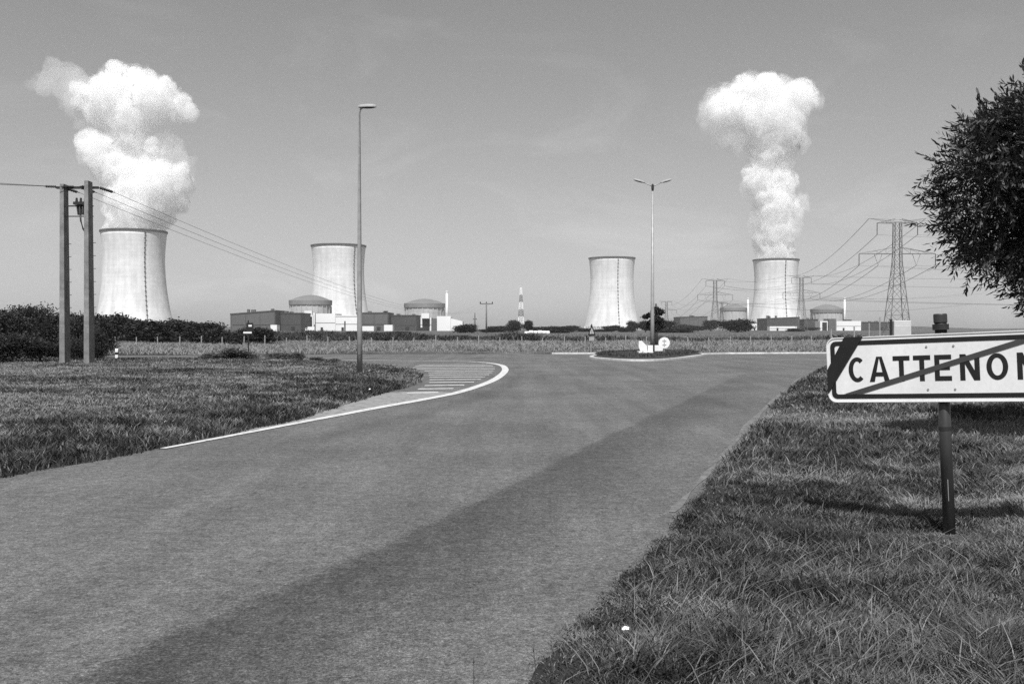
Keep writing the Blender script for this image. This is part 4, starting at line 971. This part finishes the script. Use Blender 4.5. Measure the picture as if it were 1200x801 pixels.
tm = [(545,376.5,27,420,'round dark bush right of the white annex'),(572,384,20,500,'low dark bush behind the wooden field pole'),(583,380,22,500,'small dark tree right of the wooden field pole'),(601,371.5,17,480,'round dark tree left of the banded mast'),(619,372.5,13,480,'narrow dark tree right of the banded mast'),
 (632,381,24,520,'low dark bush beyond the wrapped bales'),(650,380,26,600,'flat dark tree left of the lone cooling tower'),(668,379.5,26,600,'dark tree at left foot of the lone cooling tower'),(684,383,22,640,'low bush under the lone cooling tower, left part'),(703,384,20,640,'low bush under the lone cooling tower, behind the triangular sign'),
 (717,379,18,560,'dark bush under the right part of the lone cooling tower'),(730,382,18,560,'low bush right of the lone cooling tower base'),(741,372.5,14,520,'round dark tree left of the double-headed lamp'),(756,373,18,520,'dark tree immediately left of the double-headed lamp pole'),(776,373.5,26,520,'broad dark tree right of the double-headed lamp pole'),
 (800,378,24,900,'dark tree before the left end of the distant grey hall'),(818,380,22,900,'dark tree before the middle of the distant grey hall'),(833,373,16,800,'dark tree at the right end of the distant grey hall'),(864,370.5,42,520,'large round dark tree in front of the half-hidden dome'),(650,384,40,400,'long low hedge bush in front of the lone cooling tower'),
 (790,384,40,430,'long low hedge bush right of the island lamp'),(932,383,18,700,'small bush right of the long low white shed'),(950,382,18,1200,'small dark bush before the small dark hall'),(470,386,22,330,'low dark bush left of the second dome gate'),(452,387,16,330,'low dark bush below the white cabin'),(389,387.5,12,400,'small bush before the plain white block'),(413,387.5,14,400,'small bush behind the single lamp post')]
for i, (px, yt_, wp, Y, lb) in enumerate(tm):
    h_ = wz(yt_, Y)
    put(trees, i, wx(px, Y), Y, wp/F*Y*1.25, max(h_*1.06, 1.5), 7.0, 8.0, lb, 'tree', 'trees scattered before the power station', -.5)
# low scrubby mounds on the left verge edge
for i, (px, Y, wp, hh_) in enumerate(((245,49.5,28,.38),(268,50,34,.55),(292,50.5,26,.42),(328,49.8,34,.34),(346,50,24,.4),(373,48.5,22,.22),(392,47.5,16,.2))):
    lb = ['leftmost low weed mound on the verge before the rough grass','highest low weed mound left of the small sign','low weed mound at the foot of the small dark sign','low weed mound midway between small sign and lamp','low rounded weed mound nearest the lamp on the far verge edge','flat weed tuft just left of the single lamp post','smallest weed tuft beside the single lamp post'][i]
    put(weeds, i, wx(px, Y), Y, wp/F*Y*1.25, hh_*1.3, 2.4, 2.0, lb, 'weed clump', 'weed mounds on the left verge')

# slim dark tree behind the island lamp
t = empty('slim_tree', (wx(768.6, 62), 62, .2), 0, 'slim dark tufted tree directly behind the island lamp', 'tree'); zt_ = wz(357, 62)
MB().tube([(0,0,0),(.03,0,zt_*.5),(0,0,zt_*.96)], [.13,.11,.06], 10).build('trunk', M_bark, t, True)
balls = [(-.65,0,zt_-.75,.20),(-.35,.1,zt_-.65,.22),(.0,0,zt_-.35,.30),(.25,0,zt_-.45,.28),(.3,.1,zt_-1.0,.26),(-.3,.1,zt_-1.15,.24),(0,-.1,zt_-.9,.3),(-.5,0,zt_-1.35,.16),(.42,0,zt_-1.3,.2),(.05,0,zt_-1.5,.2)]
V, L, S, T = leaf_cloud([(b0,b1,b2-.2,b3) for b0,b1,b2,b3 in balls], 5000, .06, 5); np_mesh('crown', V, L, S, M_leafD, {'tone': T}, t)

# wrapped bales in the field
bp = MB().tube([(-.65,0,.62),(-.6,0,.62),(.6,0,.62),(.65,0,.62)], [.5,.62,.62,.5], 18).build('wrapped_bale', M_white, None, True)
for i, px in enumerate((617.5, 622.5, 627.5, 632.5, 637.5, 641.5)):
    o = bp if i == 0 else bp.copy()
    if i: col.objects.link(o)
    Y = 300+(i % 3)*2; o.location = (wx(px, Y), Y, .1 - (.15 if i in (0,5) else 0)); o.rotation_euler = (0,0,random.uniform(-.3,.3)); o.scale = (1.0,1.0,.9+.1*(i%2))
    tag(o, ['leftmost white wrapped bale of the row left of the cooling tower','second white wrapped bale from the left','third white wrapped bale from the left','fourth white wrapped bale, right of the row middle','second white wrapped bale from the right end','rightmost white wrapped bale of the row'][i], 'bale', 'white wrapped bales in the field')

# white lorry by the gate building
Y = 700; t = empty('lorry', (wx(362.5, Y), Y, 0), 0, 'white lorry parked before the gate building under the nearest dome', 'lorry')
MB().bb(-1.2,3.6,0,2.4,1.0,3.6).build('box_body', M_cladW, t); MB().bb(-3.0,-1.3,.1,2.3,.7,2.6).build('cab', M_cladW, t, bevel=.1)
MB().bb(-2.7,-1.5,.08,.12,1.7,2.4).build('window', M_glass, t)
for x_ in (-2.3, .4, 2.6): MB().tube([(x_,-.05,.5),(x_,.3,.5)], .5, 16).build('wheel', M_black, t)

# far wooded hills
def hill(px0, px1, yt_, Y, seed):
    m = MB(); N2 = 60; vs = []
    for i in range(N2+1):
        u = i/N2; x_ = wx(px0+(px1-px0)*u, Y); z = max(0, wz(yt_, Y))*math.sin(math.pi*u)**.6*(.75+.5*mnoise.noise(Vector((u*5,seed,0)))) + 1.6*mnoise.noise(Vector((u*30,seed,3)))
        vs += [(x_, Y-250, -2),(x_, Y, z*.75),(x_, Y+250, z),(x_, Y+700, -2)]
    m.add(vs, [(4*i+k,4*i+4+k,4*i+5+k,4*i+1+k) for i in range(N2) for k in range(3)])
    tag(m.build('hills', mat('wooded_hill', .05, .95, .4, .02, fine=(.1,.3)), smooth=True), kind='structure')
hill(985, 1150, 380.5, 3000, 2.2); hill(1100, 1350, 384, 3400, 7.7); hill(-60, 330, 379, 3000, 9.1)

# ------------------------------------------------------------------ near tree at the right
TX, TYt = 8.80, 13.2
t = empty('leafy_tree', (TX, TYt, 0), 0, 'leafy dark tree with narrow leaves leaning in at the right frame edge', 'tree')
g = np.random.default_rng(99)
mb = MB(); mb.tube([(0,0,-.3),(.05,0,1.2),(-.1,.05,2.4),(0,0,3.6),(.1,0,5.0)], [.24,.19,.16,.12,.06], 12)
lobes = [(-2.25,0,3.75,.80),(-2.2,.2,3.1,.78),(-1.75,0,4.0,.85),(-1.05,-.2,4.2,1.0),(-.1,0,4.7,1.3),(-1.35,-.1,3.2,1.1),(-1.3,.2,2.6,.65),(-1.45,0,2.15,.40),(-1.2,0,1.95,.35),(-2.05,-.1,2.65,.42),
         (.9,0,4.5,1.6),(1.2,.3,3.4,1.6),(0,.9,4,1.5),(0,-1.0,3.9,1.4),(-.2,-.3,2.7,1.0),(-.7,0,3.7,1.3),(.6,1.9,3.9,1.6),(-.2,2.2,3.1,1.2),(1.9,1.2,3.4,1.7),(.3,1.2,2.3,1.0)]  # rear lobes added to thicken the shadow the crown casts
for l in lobes: mb.tube([(0,0,min(l[2]*.5, 3)),(l[0]*.4,l[1]*.4,l[2]*.78),(l[0],l[1],l[2])], [.09,.05,.02], 8)
mb.build('trunk', M_bark, t, True)
B = np.array(lobes); K = 13500; NL = 13
nrm_ = lambda a_: a_/(np.linalg.norm(a_, axis=-1, keepdims=True)+1e-9)
B[:,3] *= np.where(B[:,0] < -1.2, .86, .97); B[:,0] -= .12
pw_ = B[:,3]**2*np.where(B[:,0] < -.6, 2.2, 1); kk = g.choice(len(B), K, p=pw_/pw_.sum())
d = nrm_(g.normal(size=(K,3))); r_ = B[kk,3]*g.uniform(.35, 1.0, K)**.6
c0 = B[kk,:3]+d*r_[:,None]*np.array([1,1,.9]); Lt = g.uniform(.24,.46,K)
dirn = nrm_(d*.8+g.normal(size=(K,3))*.35+np.array([-.15,0,.05]))
sp = (g.random(K) < .13) & (d[:,0] < .3) & (r_ > .75*B[kk,3]); Lt[sp] *= 1.3; c0[sp] += dirn[sp]*.04
bn = np.sin(c0[:,0]*5.1+1)*np.sin(c0[:,1]*4.3)*np.sin(c0[:,2]*5.7+.6); kp = (bn < .12) | sp; c0, dirn, Lt = np.concatenate([c0[kp], c0[sp]]), np.concatenate([dirn[kp], dirn[sp]]), np.concatenate([Lt[kp], Lt[sp]*.97]); K = len(c0)
tw = MB()
for i in range(0, K, 3): tw.tube([c0[i]-dirn[i]*.12, c0[i]+dirn[i]*Lt[i]], [.007,.003], 3, False)
tw.build('twigs', M_twig, t)
side = nrm_(np.cross(dirn, g.normal(size=(K,3))))
u_ = ((np.arange(NL)+.5)/NL)[None,:,None]; sg = np.where(np.arange(NL)%2, 1, -1)[None,:,None]*np.where(np.arange(NL) == NL-1, 0, 1)[None,:,None]
base = c0[:,None]+dirn[:,None]*Lt[:,None,None]*u_
ld = nrm_(dirn[:,None]*.75+side[:,None]*sg*.7+g.normal(size=(K,NL,3))*.16)
LL = g.uniform(.075,.12,(K,NL,1)); wv = nrm_(np.cross(ld, g.normal(size=(K,NL,3))*.5+np.array([0,0,1]))); nr = np.cross(ld, wv); W_ = wv*LL*.155
V = np.stack([base, base+ld*LL*.3+W_*.85, base+ld*LL*.62+W_*.8, base+ld*LL-nr*LL*.08, base+ld*LL*.62-W_*.8, base+ld*LL*.3-W_*.85], 2).reshape(-1,3)
nl = K*NL; T = np.clip(g.random((K,1))**2*.6+g.random((K,NL))*.4, 0, 1).ravel()  # a few twigs get paler leaves, sunlight put into the tone
np_mesh('crown', V, np.arange(6*nl), np.full(nl, 6), tone_mat('narrow_leaf', .010, .12, .4, .10), {'tone': np.repeat(T, 6)}, t)

# ------------------------------------------------------------------ small things at the roadside
def stalk(px, py, h_, lean, label):
    x_, y_ = gnd(px, py); m = MB().tube([(0,0,-.02),(lean*.3,0,h_*.5),(lean,0,h_)], [.0025,.002,.001], 5); 
    t = empty('grass_stalk', (x_, y_, 0), 0, label, 'grass stalk', 'tall single grass stalks'); m.build('stem', M_twig, t)
    MB().tube([(lean,0,h_*.97),(lean*1.05,0,h_*1.02),(lean*1.1,0,h_*1.1)], [.002,.005,.001], 6).build('seed_head', M_twig, t)
stalk(555, 812, .13, .0, 'dark upright grass stalk at the bottom edge of the asphalt'); stalk(628, 797, .13, -.01, 'dark stalk with a pale tip at the foot of the verge'); stalk(672, 752, .13, .03, 'leaning dark stalk at the verge edge above the litter')
x_, y_ = gnd(733, 762); lt = MB().add([(-.03,-.02,.0),(.03,-.025,.012),(.035,.02,.03),(-.025,.025,.022),(0,0,.055)], [(0,1,4),(1,2,4),(2,3,4),(3,0,4)]).build('paper_scrap', M_white); lt.location = (x_, y_, .10); lt.scale = (.6, .45, .35); tag(lt, 'crumpled white paper scrap lying in the near verge grass', 'litter')
for px, py, lb in ((193,503,'tiny white scrap on the near left verge'),(433,462,'tiny white scrap between lamp post and road line'),(429,438,'tiny white scrap right beside the lamp post foot')):
    x_, y_ = gnd(px, py); o = lt.copy(); col.objects.link(o); o.location = (x_, y_, .12); o.scale = (.8,.8,.6); o['label'] = lb
for px, py, lb in ((303,672,'dark twig lying on the older asphalt near the repair edge'),(400,696,'dark twig lying on the darker asphalt strip')):
    x_, y_ = gnd(px, py); o = MB().tube([(-.02,0,.008),(0,.004,.009),(.025,-.002,.008)], [.003,.004,.002], 5).build('twig', M_twig); o.location = (x_, y_, .004); tag(o, lb, 'twig')

# ------------------------------------------------------------------ haze
hz = MB().bb(-5400, 5400, -700, 5400, -3, 620); M_h = bpy.data.materials.new('haze'); M_h.use_nodes = True; n_ = M_h.node_tree; n_.nodes.clear()
v = n_.nodes.new('ShaderNodeVolumePrincipled'); o_ = n_.nodes.new('ShaderNodeOutputMaterial'); v.inputs['Density'].default_value = .00009; v.inputs['Color'].default_value = (.95,.95,.95,1); v.inputs['Anisotropy'].default_value = .2
n_.links.new(v.outputs[0], o_.inputs['Volume'])
tag(hz.build('haze', M_h), kind='stuff')
